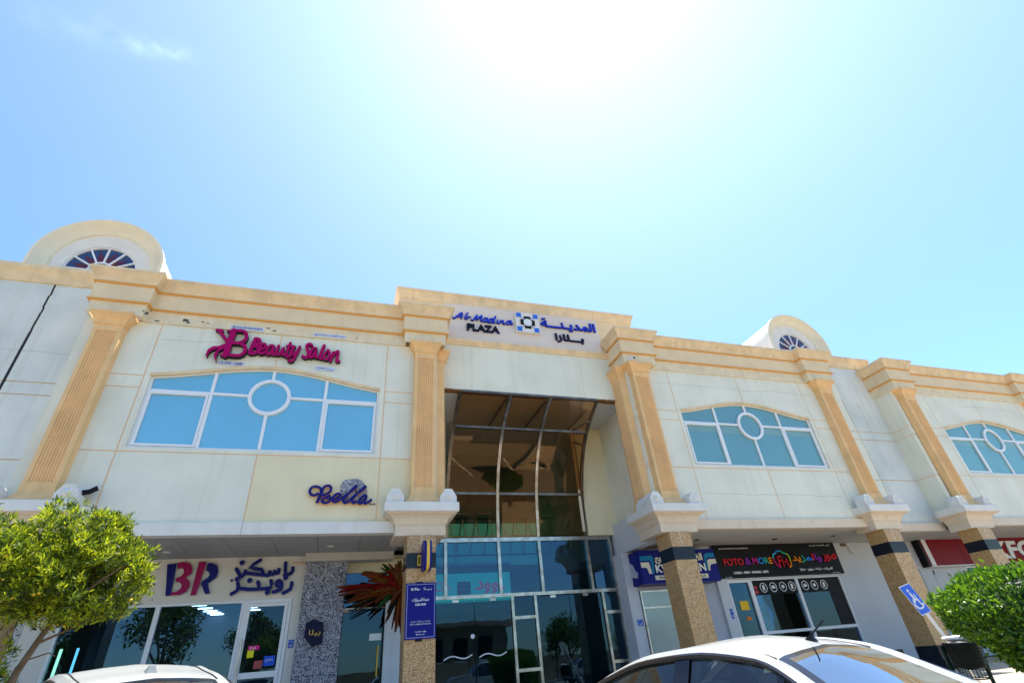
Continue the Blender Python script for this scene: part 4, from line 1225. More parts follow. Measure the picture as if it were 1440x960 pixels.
BEAUTY = [
 ([[(-2.75, 9.252), (-2.82, 8.806)], [(-2.75, 9.252), (-2.66, 9.23), (-2.65, 9.115), (-2.75, 9.023)], [(-2.75, 9.023), (-2.63, 8.988), (-2.64, 8.841), (-2.78, 8.785)]], 0.115),
 ([[(-2.59, 8.911), (-2.47, 9.005), (-2.49, 9.095), (-2.56, 9.087), (-2.61, 8.925), (-2.59, 8.83), (-2.53, 8.798), (-2.45, 8.862)]], 0.085),
 ([[(-2.28, 9.075), (-2.36, 9.083), (-2.42, 8.946), (-2.41, 8.824), (-2.34, 8.809), (-2.28, 8.994), (-2.28, 9.076), (-2.28, 8.838), (-2.21, 8.813)]], 0.085),
 ([[(-2.16, 9.089), (-2.19, 8.89), (-2.15, 8.813), (-2.08, 8.852), (-2.03, 9.054), (-2.04, 8.84), (-1.97, 8.815)]], 0.085),
 ([[(-1.89, 9.219), (-1.94, 8.835), (-1.9, 8.774), (-1.83, 8.814)], [(-1.95, 9.112), (-1.77, 9.109)]], 0.085),
 ([[(-1.79, 9.08), (-1.83, 8.895), (-1.78, 8.851), (-1.72, 8.923)], [(-1.64, 9.113), (-1.72, 8.76), (-1.78, 8.642), (-1.85, 8.667)]], 0.085),
 ([[(-1.35, 9.213), (-1.42, 9.239), (-1.47, 9.166), (-1.42, 9.021), (-1.39, 8.892), (-1.44, 8.789), (-1.52, 8.829)]], 0.10),
 ([[(-1.22, 9.11), (-1.3, 9.101), (-1.35, 8.962), (-1.35, 8.831), (-1.29, 8.821), (-1.21, 9.044), (-1.21, 8.852), (-1.16, 8.818)]], 0.085),
 ([[(-1.03, 9.232), (-1.1, 8.873), (-1.06, 8.811), (-1.01, 8.826)]], 0.10),
 ([[(-0.922, 9.075), (-0.986, 8.935), (-0.977, 8.797), (-0.902, 8.794), (-0.854, 8.948), (-0.894, 9.068), (-0.922, 9.075)]], 0.08),
 ([[(-0.77, 9.041), (-0.818, 8.753)], [(-0.793, 8.888), (-0.708, 9.047), (-0.638, 9.072), (-0.659, 8.769), (-0.592, 8.769)]], 0.085)]
for i, (st, w) in enumerate(BEAUTY):
    trace('letter', st, w * 0.84, -0.115 - 0.015 * (i % 2), -0.02, mm, bs)
def name_strip(x0, x1, z0, z1, y, text, label, ar=False):
    t = MB().box(x0, x1, y - 0.012, y, z0, z1).build('name_strip', flat('strip_white', (0.62, 0.66, 0.80)), None, loc=(x0, y, z0))
    tag(t, label, 'name strip', 'small name strips round the beauty salon sign')
    text_part('lettering', arabic(text) if ar else text, x0 + 0.03, x1 - 0.03, z0 + 0.02, z1 - 0.02, y - 0.015, y - 0.0125, NAVYL, t, bold=0.02)
name_strip(-3.42, -2.62, 9.525, 9.64, -0.052, 'DAR OF AL KAWTHAR PROJECTS', 'blue lettered white strip on the ledge directly over the magenta B initial')
name_strip(-1.35, -0.50, 9.545, 9.65, -0.052, 'ديار الكوثر للمشاريع', 'white strip with Arabic script on the ledge over the word Salon', True)
name_strip(-3.48, -2.90, 8.44, 8.55, -0.02, 'C.R: 1291931 - 1/1662869', 'white number strip on the wall just below the magenta B initial')
name_strip(-1.18, -0.68, 8.49, 8.60, -0.02, 'س.ت ١٢٩١٩٣١', 'faint white strip on the wall below the end of the word Salon', True)
# --- cafe script sign
be = thing('cafe_script_sign', (-0.2, 0, 4.9), 'navy script lettering with its amber halo light coloured onto the edges over a grey stone chip on the cream wall', 'sign')
rock = [(-0.189, 5.2), (-0.192, 5.427), (-0.114, 5.522), (0.156, 5.563), (0.285, 5.507), (0.363, 5.407), (0.428, 5.278), (0.422, 5.178), (0.388, 5.093), (0.29, 4.967), (-0.058, 4.965), (-0.162, 5.075)]
MB().prism(rock, -0.035, -0.001).build('stone_chip', ROUGHST, be)
BELLA = [[[(-0.686, 5.174), (-0.759, 5.132), (-0.841, 5.166), (-0.866, 5.235), (-0.834, 5.312), (-0.747, 5.341), (-0.651, 5.307), (-0.613, 5.238), (-0.63, 5.14), (-0.674, 4.976), (-0.66, 4.99), (-0.598, 5.196), (-0.572, 5.308), (-0.512, 5.354), (-0.439, 5.352), (-0.402, 5.296), (-0.418, 5.212), (-0.501, 5.153), (-0.569, 5.12)], [(-0.569, 5.12), (-0.5, 5.149), (-0.418, 5.115), (-0.394, 5.046), (-0.428, 4.977), (-0.504, 4.956), (-0.565, 4.983), (-0.558, 5.031), (-0.518, 5.073), (-0.465, 5.07)]],
 [[(-0.33, 5.035), (-0.241, 5.068), (-0.181, 5.124), (-0.198, 5.162), (-0.265, 5.165), (-0.324, 5.102), (-0.343, 5.032), (-0.31, 4.978), (-0.245, 4.978), (-0.171, 5.034)]],
 [[(-0.171, 5.034), (-0.05, 5.146), (0.113, 5.281), (0.177, 5.358), (0.141, 5.349), (0.061, 5.259), (-0.046, 5.111), (-0.101, 5.02), (-0.071, 4.965), (-0.006, 4.979), (0.079, 5.063)]],
 [[(0.079, 5.063), (0.166, 5.148), (0.319, 5.263), (0.384, 5.349), (0.352, 5.337), (0.266, 5.248), (0.143, 5.098), (0.098, 5.007), (0.13, 4.952), (0.208, 4.98)]],
 [[(0.42, 5.122), (0.357, 5.135), (0.283, 5.05), (0.251, 4.98), (0.281, 4.946), (0.343, 4.981), (0.421, 5.107), (0.385, 4.995), (0.402, 4.946), (0.452, 4.968), (0.53, 5.031)]]]
for i, st in enumerate(BELLA):
    trace('letter', st, 0.060, -0.085 - 0.02 * (i % 2), -0.04, [NAVYL, HALO], be)
text_part('tagline', 'the café', 0.50, 0.64, 4.94, 4.98, -0.012, -0.002, NAVYL, be)
# --- plaza name
pn = thing('plaza_name_sign', (5.3, 0.57, 10.4), 'blue and black plaza name lettering with square emblem on the pink entrance panel', 'sign')
Y0 = 0.566
MAD = [([[(2.71, 11.15), (2.77, 11.13), (3.02, 11.39), (2.99, 11.15)], [(2.82, 11.21), (3, 11.24)]]), ([[(3.21, 11.4), (3.11, 11.19), (3.15, 11.15), (3.2, 11.18)]]), ([[(3.2, 11.24), (3.3, 11.24)]]),
 ([[(3.33, 11.13), (3.4, 11.14), (3.54, 11.36), (3.5, 11.15), (3.7, 11.36), (3.65, 11.15), (3.71, 11.13)]]), ([[(3.9, 11.27), (3.78, 11.26), (3.74, 11.14), (3.81, 11.13), (3.91, 11.25), (3.87, 11.13), (3.93, 11.13)]]),
 ([[(4.07, 11.27), (3.97, 11.24), (3.94, 11.12), (4.02, 11.13), (4.19, 11.4), (4.08, 11.14), (4.13, 11.12)]]), ([[(4.25, 11.25), (4.21, 11.13), (4.27, 11.13)]]), ([[(4.35, 11.24), (4.3, 11.12)], [(4.33, 11.19), (4.44, 11.24), (4.42, 11.13), (4.48, 11.12)]]),
 ([[(4.72, 11.27), (4.6, 11.25), (4.54, 11.15), (4.61, 11.12), (4.74, 11.25), (4.69, 11.14), (4.76, 11.15)]])]
for i, st in enumerate(MAD):
    trace('letter', st, 0.050, Y0 - 0.05 - 0.01 * (i % 2), Y0, [ROYAL, NAVYL], pn)
text_letters('letter', 'PLAZA', 3.17, 4.28, 10.70, 10.97, Y0 - 0.07, Y0, [[BLACK, NAVYL]], pn, bold=0.035)
text_part('lettering', arabic('المديـنـــة'), 5.80, 7.90, 11.10, 11.56, Y0 - 0.06, Y0, [ROYAL, NAVYL], pn, bold=0.03)
text_part('lettering', arabic('بـــلازا'), 6.28, 7.36, 10.60, 10.96, Y0 - 0.06, Y0, [BLACK, NAVYL], pn, bold=0.03)
em = MB().box(4.86, 5.71, Y0 - 0.12, Y0, 10.82, 11.62).build('emblem', LEDGE, pn)
SKYB = flat('emblem_blue', (0.03, 0.16, 0.66))
cx, cz = 5.285, 11.22
for sx in (-1, 1):
    for sz in (-1, 1):
        MB().box(cx + sx * 0.305 - 0.085, cx + sx * 0.305 + 0.085, Y0 - 0.135, Y0 - 0.121, cz + sz * 0.285 - 0.085, cz + sz * 0.285 + 0.085).build('corner_square', SKYB, em)
for dx, dz, hw, hh in ((0, 0.19, 0.12, 0.06), (0, -0.19, 0.12, 0.06), (0.20, 0, 0.06, 0.11), (-0.20, 0, 0.06, 0.11)):
    MB().box(cx + dx - hw, cx + dx + hw, Y0 - 0.135, Y0 - 0.121, cz + dz - hh, cz + dz + hh).build('black_bar', BLACK, em)
MB().prism([(cx + 0.155 * math.cos(PI / 8 + k * PI / 4), cz + 0.155 * math.sin(PI / 8 + k * PI / 4)) for k in range(8)], Y0 - 0.14, Y0 - 0.121).build('octagon', flat('emblem_white', (0.75, 0.76, 0.74)), em)
for s1, s2 in ((1, 1), (1, -1), (-1, 1), (-1, -1)):
    MB().ribbon([(cx + s1 * 0.14, cz + s2 * 0.13), (cx + s1 * 0.25, cz + s2 * 0.23)], 0.018, Y0 - 0.128, Y0 - 0.12, smooth=1).build('emblem_line', ROYAL, em)
# --- ice cream shop
br = thing('ice_cream_shop_sign', (-2.9, SY, 3.35), 'navy and plum initials and Arabic lettering with silver edges over the ice cream shop', 'sign')
BRP = [(NAVYL, [(-4.02, 4.153), (-3.82, 4.177), (-3.77, 3.468), (-3.88, 3.466)]),
 (CRIMSON, [(-3.8, 4.184), (-3.67, 4.205), (-3.53, 4.164), (-3.45, 4.038), (-3.45, 3.929), (-3.55, 3.848), (-3.45, 3.772), (-3.42, 3.676), (-3.46, 3.536), (-3.58, 3.472), (-3.77, 3.468), (-3.77, 3.538), (-3.67, 3.545), (-3.6, 3.613), (-3.6, 3.695), (-3.67, 3.757), (-3.74, 3.759), (-3.75, 3.843), (-3.67, 3.876), (-3.62, 3.946), (-3.64, 4.032), (-3.69, 4.07), (-3.77, 4.048)]),
 (CRIMSON, [(-3.35, 4.196), (-3.18, 4.191), (-3.24, 3.457), (-3.36, 3.45)]),
 (NAVYL, [(-3.15, 4.153), (-3.05, 4.163), (-2.92, 4.097), (-2.87, 3.959), (-2.88, 3.824), (-2.98, 3.743), (-3.04, 3.697), (-2.95, 3.48), (-3.05, 3.468), (-3.19, 3.691), (-3.17, 3.762), (-3.07, 3.831), (-3.05, 3.903), (-3.09, 3.966), (-3.15, 3.992)])]
for i, (mt, po) in enumerate(BRP):
    MB().prism(po, SY - 0.10 - 0.004 * i, SY - 0.01, 0, 1).build('letter', [mt, SILVER], br)
BAR = [[(-1.37, 4.117), (-1.34, 3.884), (-1.35, 3.834)], [(-1.18, 3.995), (-1.17, 3.917), (-1.23, 3.855), (-1.34, 3.839)], [(-1.5, 3.966), (-1.5, 3.89), (-1.56, 3.879), (-1.6, 3.944), (-1.59, 3.868), (-1.67, 3.857), (-1.71, 3.935), (-1.71, 3.851), (-1.78, 3.841), (-2.24, 3.906)], [(-1.97, 4.197), (-2.18, 4.03), (-1.91, 3.979), (-1.86, 3.876)], [(-2.48, 4.009), (-2.32, 3.805), (-2.27, 3.952)],
 [(-1.15, 3.643), (-1.16, 3.502), (-1.31, 3.417)], [(-1.46, 3.705), (-1.51, 3.652), (-1.46, 3.571), (-1.39, 3.578), (-1.39, 3.66), (-1.46, 3.705)], [(-1.38, 3.622), (-1.38, 3.498), (-1.54, 3.447)], [(-1.64, 3.706), (-1.62, 3.545), (-1.9, 3.527)], [(-1.93, 3.685), (-1.91, 3.52), (-2.33, 3.557)], [(-2.38, 3.68), (-2.35, 3.586), (-2.37, 3.503), (-2.47, 3.442)]]
for i, st in enumerate(BAR):
    trace('lettering', [st], 0.085, SY - 0.08 - 0.008 * i, SY - 0.01, [NAVYL, SILVER], br, smooth=2)
for x, z in [(-1.3, 3.762), (-2.37, 4.136), (-1.67, 3.442), (-2.12, 3.724), (-2.4, 3.763)]:
    MB().disc(x, z, 0.06, SY - 0.19, SY - 0.01, 0, 1).build('letter_dot', [NAVYL, SILVER], br)
text_part('lettering', 'baskin', -5.9, -4.75, 3.87, 4.15, SY - 0.07, SY - 0.01, [NAVYL, SILVER], br, bold=0.05)
text_part('lettering', 'robbins', -5.9, -4.65, 3.50, 3.80, SY - 0.07, SY - 0.01, [NAVYL, SILVER], br, bold=0.05)
for x, z in ((-4.22, 3.73), (-2.55, 3.76)):
    MB().box(x - 0.035, x + 0.035, SY - 0.03, SY - 0.001, z - 0.01, z + 0.01).box(x - 0.01, x + 0.01, SY - 0.032, SY - 0.002, z - 0.035, z + 0.035).build('letter_stud', NAVYL, br)
pl_ = tag(MB().box(-1.22, -0.91, SY - 0.012, SY - 0.001, 4.06, 4.17).build('name_plate', LEDGE2, None, loc=(-1.06, SY, 4.06)), 'tiny two line notice plate at the top right corner of the ice cream shop wall', 'name plate')
text_part('lettering', arabic('باسكن') + ' ' + arabic('روبنز'), -1.20, -0.93, 4.12, 4.16, SY - 0.015, SY - 0.0125, BLACK, pl_)
# --- blue unit number plates
def number_plate(x0, x1, z0, z1, y, label, t1, t2):
    p = tag(MB().box(x0, x1, y - 0.015, y, z0, z1).build('number_plate', flat('plate_blue', (0.02, 0.10, 0.50)), None, loc=(x0, y, z0)), label, 'number plate', 'blue unit number plates')
    h = (z1 - z0)
    text_part('lettering', t1, x0 + 0.02, x1 - 0.02, z0 + h * 0.58, z1 - h * 0.12, y - 0.018, y - 0.0152, WHITEP, p)
    text_part('lettering', t2, x0 + 0.02, x1 - 0.02, z0 + h * 0.12, z1 - h * 0.58, y - 0.018, y - 0.0152, WHITEP, p)
number_plate(-1.035, -0.915, 2.235, 2.40, SY - 0.001, 'blue unit plate beside the ice cream shop door', '١٦٥', '165')
number_plate(8.50, 8.68, 2.15, 2.31, SY + 0.019, 'blue unit plate on the wall right of the glass entrance', '١٦٤', '164')
number_plate(11.74, 11.84, 2.15, 2.42, SY - 0.101, 'blue unit plate on the white post left of the photo shop door', '١٦٣', '163')
# --- stickers on the ice cream shop door
dy = SY - 0.0115
def sticker(x0, x1, z0, z1, mt, label, y=dy):
    return tag(MB().box(x0, x1, y - 0.004, y, z0, z1).build('sticker', mt, None, loc=(x0, y, z0)), label, 'sticker', 'stickers on shop doors')
st = sticker(-1.90, -1.66, 2.24, 2.33, flat('sticker_pink', (0.72, 0.02, 0.22)), 'small pink sticker above a yellow one on the ice cream shop door')
text_part('lettering', 'Pull', -1.86, -1.74, 2.255, 2.31, dy - 0.006, dy - 0.0045, WHITEP, st)
sticker(-1.90, -1.76, 2.09, 2.235, flat('sticker_yellow', (0.85, 0.78, 0.02)), 'small yellow sticker below the pink one on the ice cream shop door')
st = sticker(-1.72, -1.54, 1.86, 2.02, flat('sticker_brick', (0.42, 0.09, 0.09)), 'brick red sticker low on the ice cream shop door')
st = sticker(-1.52, -1.28, 1.90, 2.10, flat('sticker_blue', (0.02, 0.10, 0.62)), 'bright blue square sticker low on the ice cream shop door')
text_part('lettering', arabic('مفتوح'), -1.48, -1.32, 1.98, 2.05, dy - 0.006, dy - 0.0045, WHITEP, st)
st = sticker(12.30, 12.62, 2.36, 2.62, flat('poster_yellow', (0.86, 0.52, 0.03)), 'square orange yellow notice on the photo shop door', SY + 0.028)
sticker(12.40, 12.58, 2.08, 2.17, flat('sticker_orange', (0.85, 0.20, 0.02)), 'small orange sticker under the square notice on the photo shop door', SY + 0.028)
# --- cafe: hexagon on stone, board on the column, box sign, plaque
hx = thing('hexagon_sign', (-0.46, 2.18, 2.2), 'dark navy uneven hexagon with gold script on the rough stone pier', 'sign')
MB().prism([(-0.53, 2.784), (-0.274, 2.694), (-0.25, 2.27), (-0.479, 2.198), (-0.678, 2.419), (-0.679, 2.691)], 2.10, 2.18).build('plate', flat('hex_navy', (0.008, 0.008, 0.04)), hx)
text_part('lettering', arabic('بيلا'), -0.58, -0.32, 2.42, 2.56, 2.092, 2.0995, GOLD, hx)
mbd = thing('car_hop_board', (1.72, -0.36, 2.08), 'tall navy car hop notice board fixed on the granite column', 'notice board')
MB().box(1.395, 2.045, -0.40, -0.352, 2.08, 3.145).build('board', NAVY, mbd)
f = MB(); f.box(1.42, 2.02, -0.405, -0.4005, 2.105, 2.115).box(1.42, 2.02, -0.405, -0.4005, 3.11, 3.12)
f.box(1.42, 1.43, -0.4045, -0.4004, 2.115, 3.11).box(2.01, 2.02, -0.4045, -0.4004, 2.115, 3.11)
f.build('border_line', flat('line_silver', (0.35, 0.37, 0.6)), mbd)
for z in (3.15, 2.06):
    MB().box(1.62, 1.76, -0.39, -0.35, z - 0.02, z + 0.02).build('bracket', BLACK, mbd)
yb = -0.4035
MB().ribbon([(1.50, 3.03), (1.53, 3.05), (1.52, 3.00), (1.56, 3.02), (1.60, 3.05), (1.60, 3.00), (1.64, 3.05), (1.64, 3.0), (1.69, 3.02)], 0.012, yb, yb + 0.002, smooth=2).build('lettering', WHITEP, mbd)
text_part('lettering', arabic('بــيــلا'), 1.78, 1.95, 2.99, 3.06, yb, yb + 0.002, WHITEP, mbd)
text_part('lettering', arabic('السيارات') + ' ' + arabic('خدمة'), 1.53, 1.90, 2.77, 2.85, yb, yb + 0.002, WHITEP, mbd, bold=0.02)
text_part('lettering', 'CAR HOP', 1.60, 1.83, 2.70, 2.745, yb, yb + 0.002, WHITEP, mbd, bold=0.03)
text_part('lettering', arabic('امسح') + ' ' + arabic('للطلب') + ' ' + arabic('من') + ' ' + arabic('السيارة'), 1.52, 1.92, 2.38, 2.42, yb, yb + 0.002, WHITEP, mbd)
text_part('lettering', 'SCAN TO ORDER FROM YOUR CAR', 1.50, 1.94, 2.34, 2.365, yb, yb + 0.002, WHITEP, mbd)
text_part('lettering', 'Tel 9971 7989', 1.61, 1.84, 2.20, 2.225, yb, yb + 0.002, WHITEP, mbd)
text_part('lettering', '@bella_cafe', 1.63, 1.81, 2.15, 2.18, yb, yb + 0.002, WHITEP, mbd)
bx = thing('hanging_box_sign', (1.77, -0.7, 3.35), 'narrow navy and gold rounded box sign projecting edge on from the granite column', 'sign')
mb = MB(); prof = []
for k in range(24):
    t = 2 * PI * k / 24
    c, s = math.cos(t), math.sin(t)
    prof.append((-0.70 + 0.28 * math.copysign(abs(c) ** 0.5, c), 3.64 + 0.31 * math.copysign(abs(s) ** 0.5, s)))
MB().prism(prof, 1.70, 1.855, axis='X').build('casing', NAVY, bx)
pr2 = [(a * 1.0 + 0 if True else 0, b) for a, b in prof]
sc_ = 1.012
g = MB(); vs = []
for a, b in prof:
    ya = -0.70 + (a + 0.70) * sc_; zb_ = 3.64 + (b - 3.64) * sc_
    vs += [(1.748, ya, zb_), (1.812, ya, zb_)]
n = len(prof)
g.add(vs, [(2 * i, 2 * i + 1, (2 * i + 3) % (2 * n), (2 * i + 2) % (2 * n)) for i in range(n)])
g.build('gold_edge', GOLD, bx)
MB().box(1.755, 1.80, -0.43, -0.352, 3.6, 3.68).build('arm', BLACK, bx)
pq = tag(MB().box(1.63, 1.705, -0.372, -0.354, 3.50, 3.725).build('plaque', GOLD, None, loc=(1.66, -0.354, 3.5)), 'small yellow plaque on the black band of the granite column', 'plaque')
MB().box(1.65, 1.685, -0.374, -0.3722, 3.53, 3.69).build('print', BLACK, pq)
# --- dried leaf decoration by the cafe door
lf = thing('leaf_decoration', (1.55, 1.95, 3.25), 'big fan of red, rust and green dyed palm leaves beside the cafe door', 'decoration')
LC_ = [flat('leaf_red', (0.17, 0.006, 0.004), 0.6), flat('leaf_rust', (0.15, 0.036, 0.006), 0.6), flat('leaf_green', (0.012, 0.07, 0.012), 0.6), flat('leaf_olive', (0.14, 0.065, 0.009), 0.6), flat('leaf_black', (0.012, 0.014, 0.012), 0.6), flat('leaf_brown', (0.14, 0.035, 0.010), 0.6)]
TIPS = [((0.06, 3.42), 0, 0.10), ((0.20, 3.18), 4, 0.08), ((0.34, 3.02), 4, 0.05), ((0.40, 3.30), 0, 0.05), ((0.55, 3.81), 1, 0.12), ((0.70, 3.62), 5, 0.12), ((0.75, 3.28), 0, 0.12), ((0.80, 3.45), 0, 0.12), ((0.95, 2.95), 2, 0.10), ((0.89, 2.88), 4, 0.08),
        ((0.95, 3.15), 1, 0.10), ((1.00, 3.68), 0, 0.09), ((1.05, 3.90), 2, 0.07), ((1.20, 3.85), 2, 0.08), ((1.40, 3.98), 3, 0.11), ((1.52, 3.80), 1, 0.08), ((1.10, 3.45), 3, 0.12), ((1.22, 2.70), 4, 0.10), ((1.34, 2.50), 1, 0.08), ((1.48, 2.62), 0, 0.07), ((1.58, 2.44), 0, 0.07), ((1.64, 2.75), 1, 0.07), ((1.28, 3.02), 5, 0.08)]
TIPS = [((tx + random.uniform(-.10, .10) * (k > 0), tz + random.uniform(-.14, .14) * (k > 0)), ci if random.random() < 0.6 else random.choice((1, 1, 5, 5, 3, 0)), w * random.uniform(0.34, 0.52)) for (tx, tz), ci, w in TIPS for k in range(4)]
for i, ((tx, tz), ci, w) in enumerate(TIPS):
    a = Vector((1.52 + random.uniform(-0.05, 0.08), 2.02 - 0.003 * i, 3.27 + random.uniform(-0.07, 0.07)))
    b = Vector((tx, 1.72 + random.uniform(-0.16, 0.14), tz))
    d = b - a; L = d.length; dn = d.normalized(); sd_ = Vector((0, 1, 0)).cross(dn).normalized()
    vs = []; ns = 16; fs = []
    for k in range(ns + 1):
        t = k / ns
        ww = w * (math.sin(PI * min(1, t * 0.93 + 0.05)) ** 0.7) * (0.55 + 0.6 * t) + 0.006
        zz = (0.012 if k % 2 else -0.012)
        mid = a + d * t + Vector((0, -0.10 * math.sin(PI * t), 0.07 * math.sin(PI * t) - 0.06 * t * t))
        jag = 1.12 if k % 2 else 0.92
        vs += [tuple(mid - sd_ * ww * jag + Vector((0, 0.03 + zz, 0))), tuple(mid + Vector((0, -0.012, 0))), tuple(mid + sd_ * ww * jag + Vector((0, 0.03 - zz, 0)))]
        if k:
            o = 3 * k
            fs += [(o - 3, o - 2, o + 1, o), (o - 2, o - 1, o + 2, o + 1)]
    MB().add(vs, fs).build('leaf', LC_[ci], lf)
MB().cyl((1.6, 2.0, 3.27), (1.62, 2.56, 3.27), 0.03, n=6).build('stem', BARK, lf)
# --- dry cleaner box sign
kw = thing('dry_cleaner_sign', (9.9, 1.85, 3.15), 'deep blue dry cleaner box sign partly hidden behind the granite column', 'sign')
MB().box(8.60, 11.35, 1.85, 3.07, 3.17, 4.10).build('box', NAVY, kw)
ky = 1.846
TEALB = flat('stripe_teal', (0.01, 0.20, 0.42))
CREAML = flat('letter_cream', (0.72, 0.68, 0.55))
MB().prism([(8.62, 3.933), (9.02, 3.95), (9.09, 3.888), (9.02, 3.44), (8.96, 3.44), (8.99, 3.76), (8.94, 3.815), (8.62, 3.803)], ky - 0.01, ky).build('swoosh', TEALB, kw)
MB().prism([(8.62, 3.76), (8.91, 3.765), (8.95, 3.441), (8.84, 3.444), (8.82, 3.572), (8.78, 3.615), (8.62, 3.617)], ky - 0.008, ky).build('swoosh', CREAML, kw)
MB().prism([(10.92, 3.90), (11.02, 3.975), (11.31, 3.98), (11.32, 3.854), (11.06, 3.848), (10.99, 3.794), (10.95, 3.484), (10.90, 3.475)], ky - 0.01, ky).build('swoosh', TEALB, kw)
MB().prism([(11.01, 3.76), (11.09, 3.80), (11.33, 3.797), (11.33, 3.668), (11.12, 3.646), (11.07, 3.60), (11.03, 3.472), (10.97, 3.473)], ky - 0.008, ky).build('swoosh', CREAML, kw)
text_part('lettering', arabic('الســريع') , 9.11, 9.95, 3.71, 3.95, ky - 0.03, ky, [CREAML, BLACK], kw, bold=0.05)
text_part('lettering', arabic('الغسيل'), 10.05, 10.84, 3.71, 3.98, ky - 0.03, ky, [CREAML, BLACK], kw, bold=0.05)
text_letters('letter', 'KWIKKLEEN', 9.08, 10.87, 3.46, 3.685, ky - 0.035, ky, [[WHITEP, BLACK]], kw, bold=0.028)
MB().box(9.02, 10.90, ky - 0.02, ky, 3.265, 3.385).build('strip', CREAML, kw)
text_part('lettering', 'Dry Cleaners', 9.14, 9.85, 3.285, 3.365, ky - 0.024, ky - 0.0205, BLACK, kw, bold=0.03, shear=0.3)
text_part('lettering', arabic('للغسيل') + ' ' + arabic('الجاف'), 10.15, 10.78, 3.285, 3.365, ky - 0.024, ky - 0.0205, BLACK, kw, bold=0.02)
FIG = flat('figure_silver', (0.45, 0.46, 0.55))
fx = 8.598
fig = MB()
fig.prism([(2.95, 3.33), (3.02, 3.36), (2.96, 3.72), (2.82, 3.82), (2.70, 3.72), (2.66, 3.34)], fx - 0.02, fx, axis='X')
fig.prism([(2.66, 3.40), (2.62, 3.80), (2.48, 3.86), (2.28, 3.75), (2.20, 3.60), (2.06, 3.50), (2.12, 3.37), (2.40, 3.42)], fx - 0.03, fx, axis='X')
fig.build('robed_figures', FIG, kw)
MB().cyl((fx - 0.03, 2.55, 3.93), (fx, 2.55, 3.93), 0.07, n=12).build('head', FIG, kw)
MB().cyl((fx - 0.03, 2.83, 3.83), (fx, 2.83, 3.83), 0.06, n=12).build('head', FIG, kw)
# --- photo shop
fo = thing('photo_shop_sign', (14.3, 2.3, 3.25), 'black photo shop fascia with multicoloured lettering and rainbow framed emblem', 'sign')
MB().box(11.69, 16.88, 2.27, SY - 0.101, 3.262, 4.275).build('board', BLACK, fo)
fy = 2.265
RED_ = flat('sign_red_bright', (0.72, 0.012, 0.03)); PURP = flat('sign_purple', (0.26, 0.02, 0.42)); MAGE = flat('sign_magenta', (0.55, 0.015, 0.22))
BLU_ = flat('sign_azure', (0.02, 0.26, 0.80)); GRE_ = flat('sign_green', (0.03, 0.42, 0.25)); ORA_ = flat('sign_orange', (0.86, 0.26, 0.01)); YEL_ = flat('sign_lime', (0.42, 0.62, 0.03))
text_letters('letter', 'FOTO', 11.93, 12.72, 3.645, 3.85, fy - 0.03, fy, [[RED_, BLACK]], fo, bold=0.022)
text_letters('letter', '&', 12.79, 13.01, 3.65, 3.86, fy - 0.03, fy, [[PURP, BLACK]], fo, bold=0.022)
text_letters('letter', 'MORE', 13.09, 13.91, 3.655, 3.86, fy - 0.03, fy, [[MAGE, BLACK], [BLU_, BLACK], [GRE_, BLACK], [ORA_, BLACK]], fo, bold=0.022)
fr_ = [((14.17, 3.532), (14.05, 3.60), (13.99, 3.70), (13.97, 3.80)), ((13.97, 3.80), (14.00, 3.93), (14.12, 3.97)), ((14.12, 3.97), (14.18, 4.03), (14.33, 4.045)), ((14.33, 4.045), (14.44, 3.98), (14.58, 3.94)), ((14.58, 3.94), (14.64, 3.86), (14.64, 3.72)), ((14.64, 3.72), (14.62, 3.58), (14.53, 3.52))]
for i, (st, mt) in enumerate(zip(fr_, (MAGE, flat('sign_cyan', (0.05, 0.5, 0.7)), BLU_, GRE_, YEL_, ORA_))):
    MB().ribbon(st, 0.045, fy - 0.04 - 0.004 * i, fy).build('emblem_frame', [mt, BLACK], fo)
trace('emblem_letter', [[(14.16, 3.56), (14.16, 3.86), (14.30, 3.86)], [(14.16, 3.74), (14.27, 3.74)]], 0.045, fy - 0.04, fy, [RED_, BLACK], fo, smooth=1)
trace('emblem_letter', [[(14.30, 3.56), (14.31, 3.80), (14.40, 3.66), (14.48, 3.80), (14.50, 3.56)]], 0.045, fy - 0.06, fy, [RED_, BLACK], fo, smooth=1)
isl = fit(glyphs(arabic('صور') + ' ' , 0.03), 16.12, 16.74, 3.64, 3.90)
mb = MB()
for i, a in enumerate(isl): letter_mesh(mb, a, fy - 0.05 - .0012 * (i % 3), fy)
mb.build('lettering', [RED_, BLACK], fo)
isl = fit(glyphs(arabic('والمزيد'), 0.03), 14.75, 16.05, 3.64, 3.93)
for i, a in enumerate(isl):
    xm = sum(p[0] for p in a[0]) / len(a[0])
    mt = ORA_ if xm < 15.12 else GRE_ if xm < 15.36 else BLU_ if xm < 15.60 else RED_ if xm < 15.72 else PURP
    letter_mesh(MB(), a, fy - 0.05 - .0012 * (i % 3), fy).build('letter', [mt, BLACK], fo)
text_part('lettering', 'CAMERA - PRINT - FRAMING - GIFTS', 12.22, 13.62, 3.385, 3.455, fy - 0.012, fy, WHITEP, fo, bold=0.025)
text_part('lettering', arabic('هدايا') + ' - ' + arabic('براويز') + ' - ' + arabic('طباعة') + ' - ' + arabic('كاميرات'), 14.98, 16.42, 3.385, 3.485, fy - 0.012, fy, WHITEP, fo, bold=0.02)
text_part('lettering', 'AL NOOR INTERNATIONAL BUSINESS LLC', 11.9, 13.1, 4.145, 4.185, fy - 0.006, fy, WHITEP, fo)
text_part('lettering', arabic('للتجارة') + ' ' + arabic('العالمية') + ' ' + arabic('النور'), 15.72, 16.66, 4.165, 4.225, fy - 0.006, fy, WHITEP, fo)
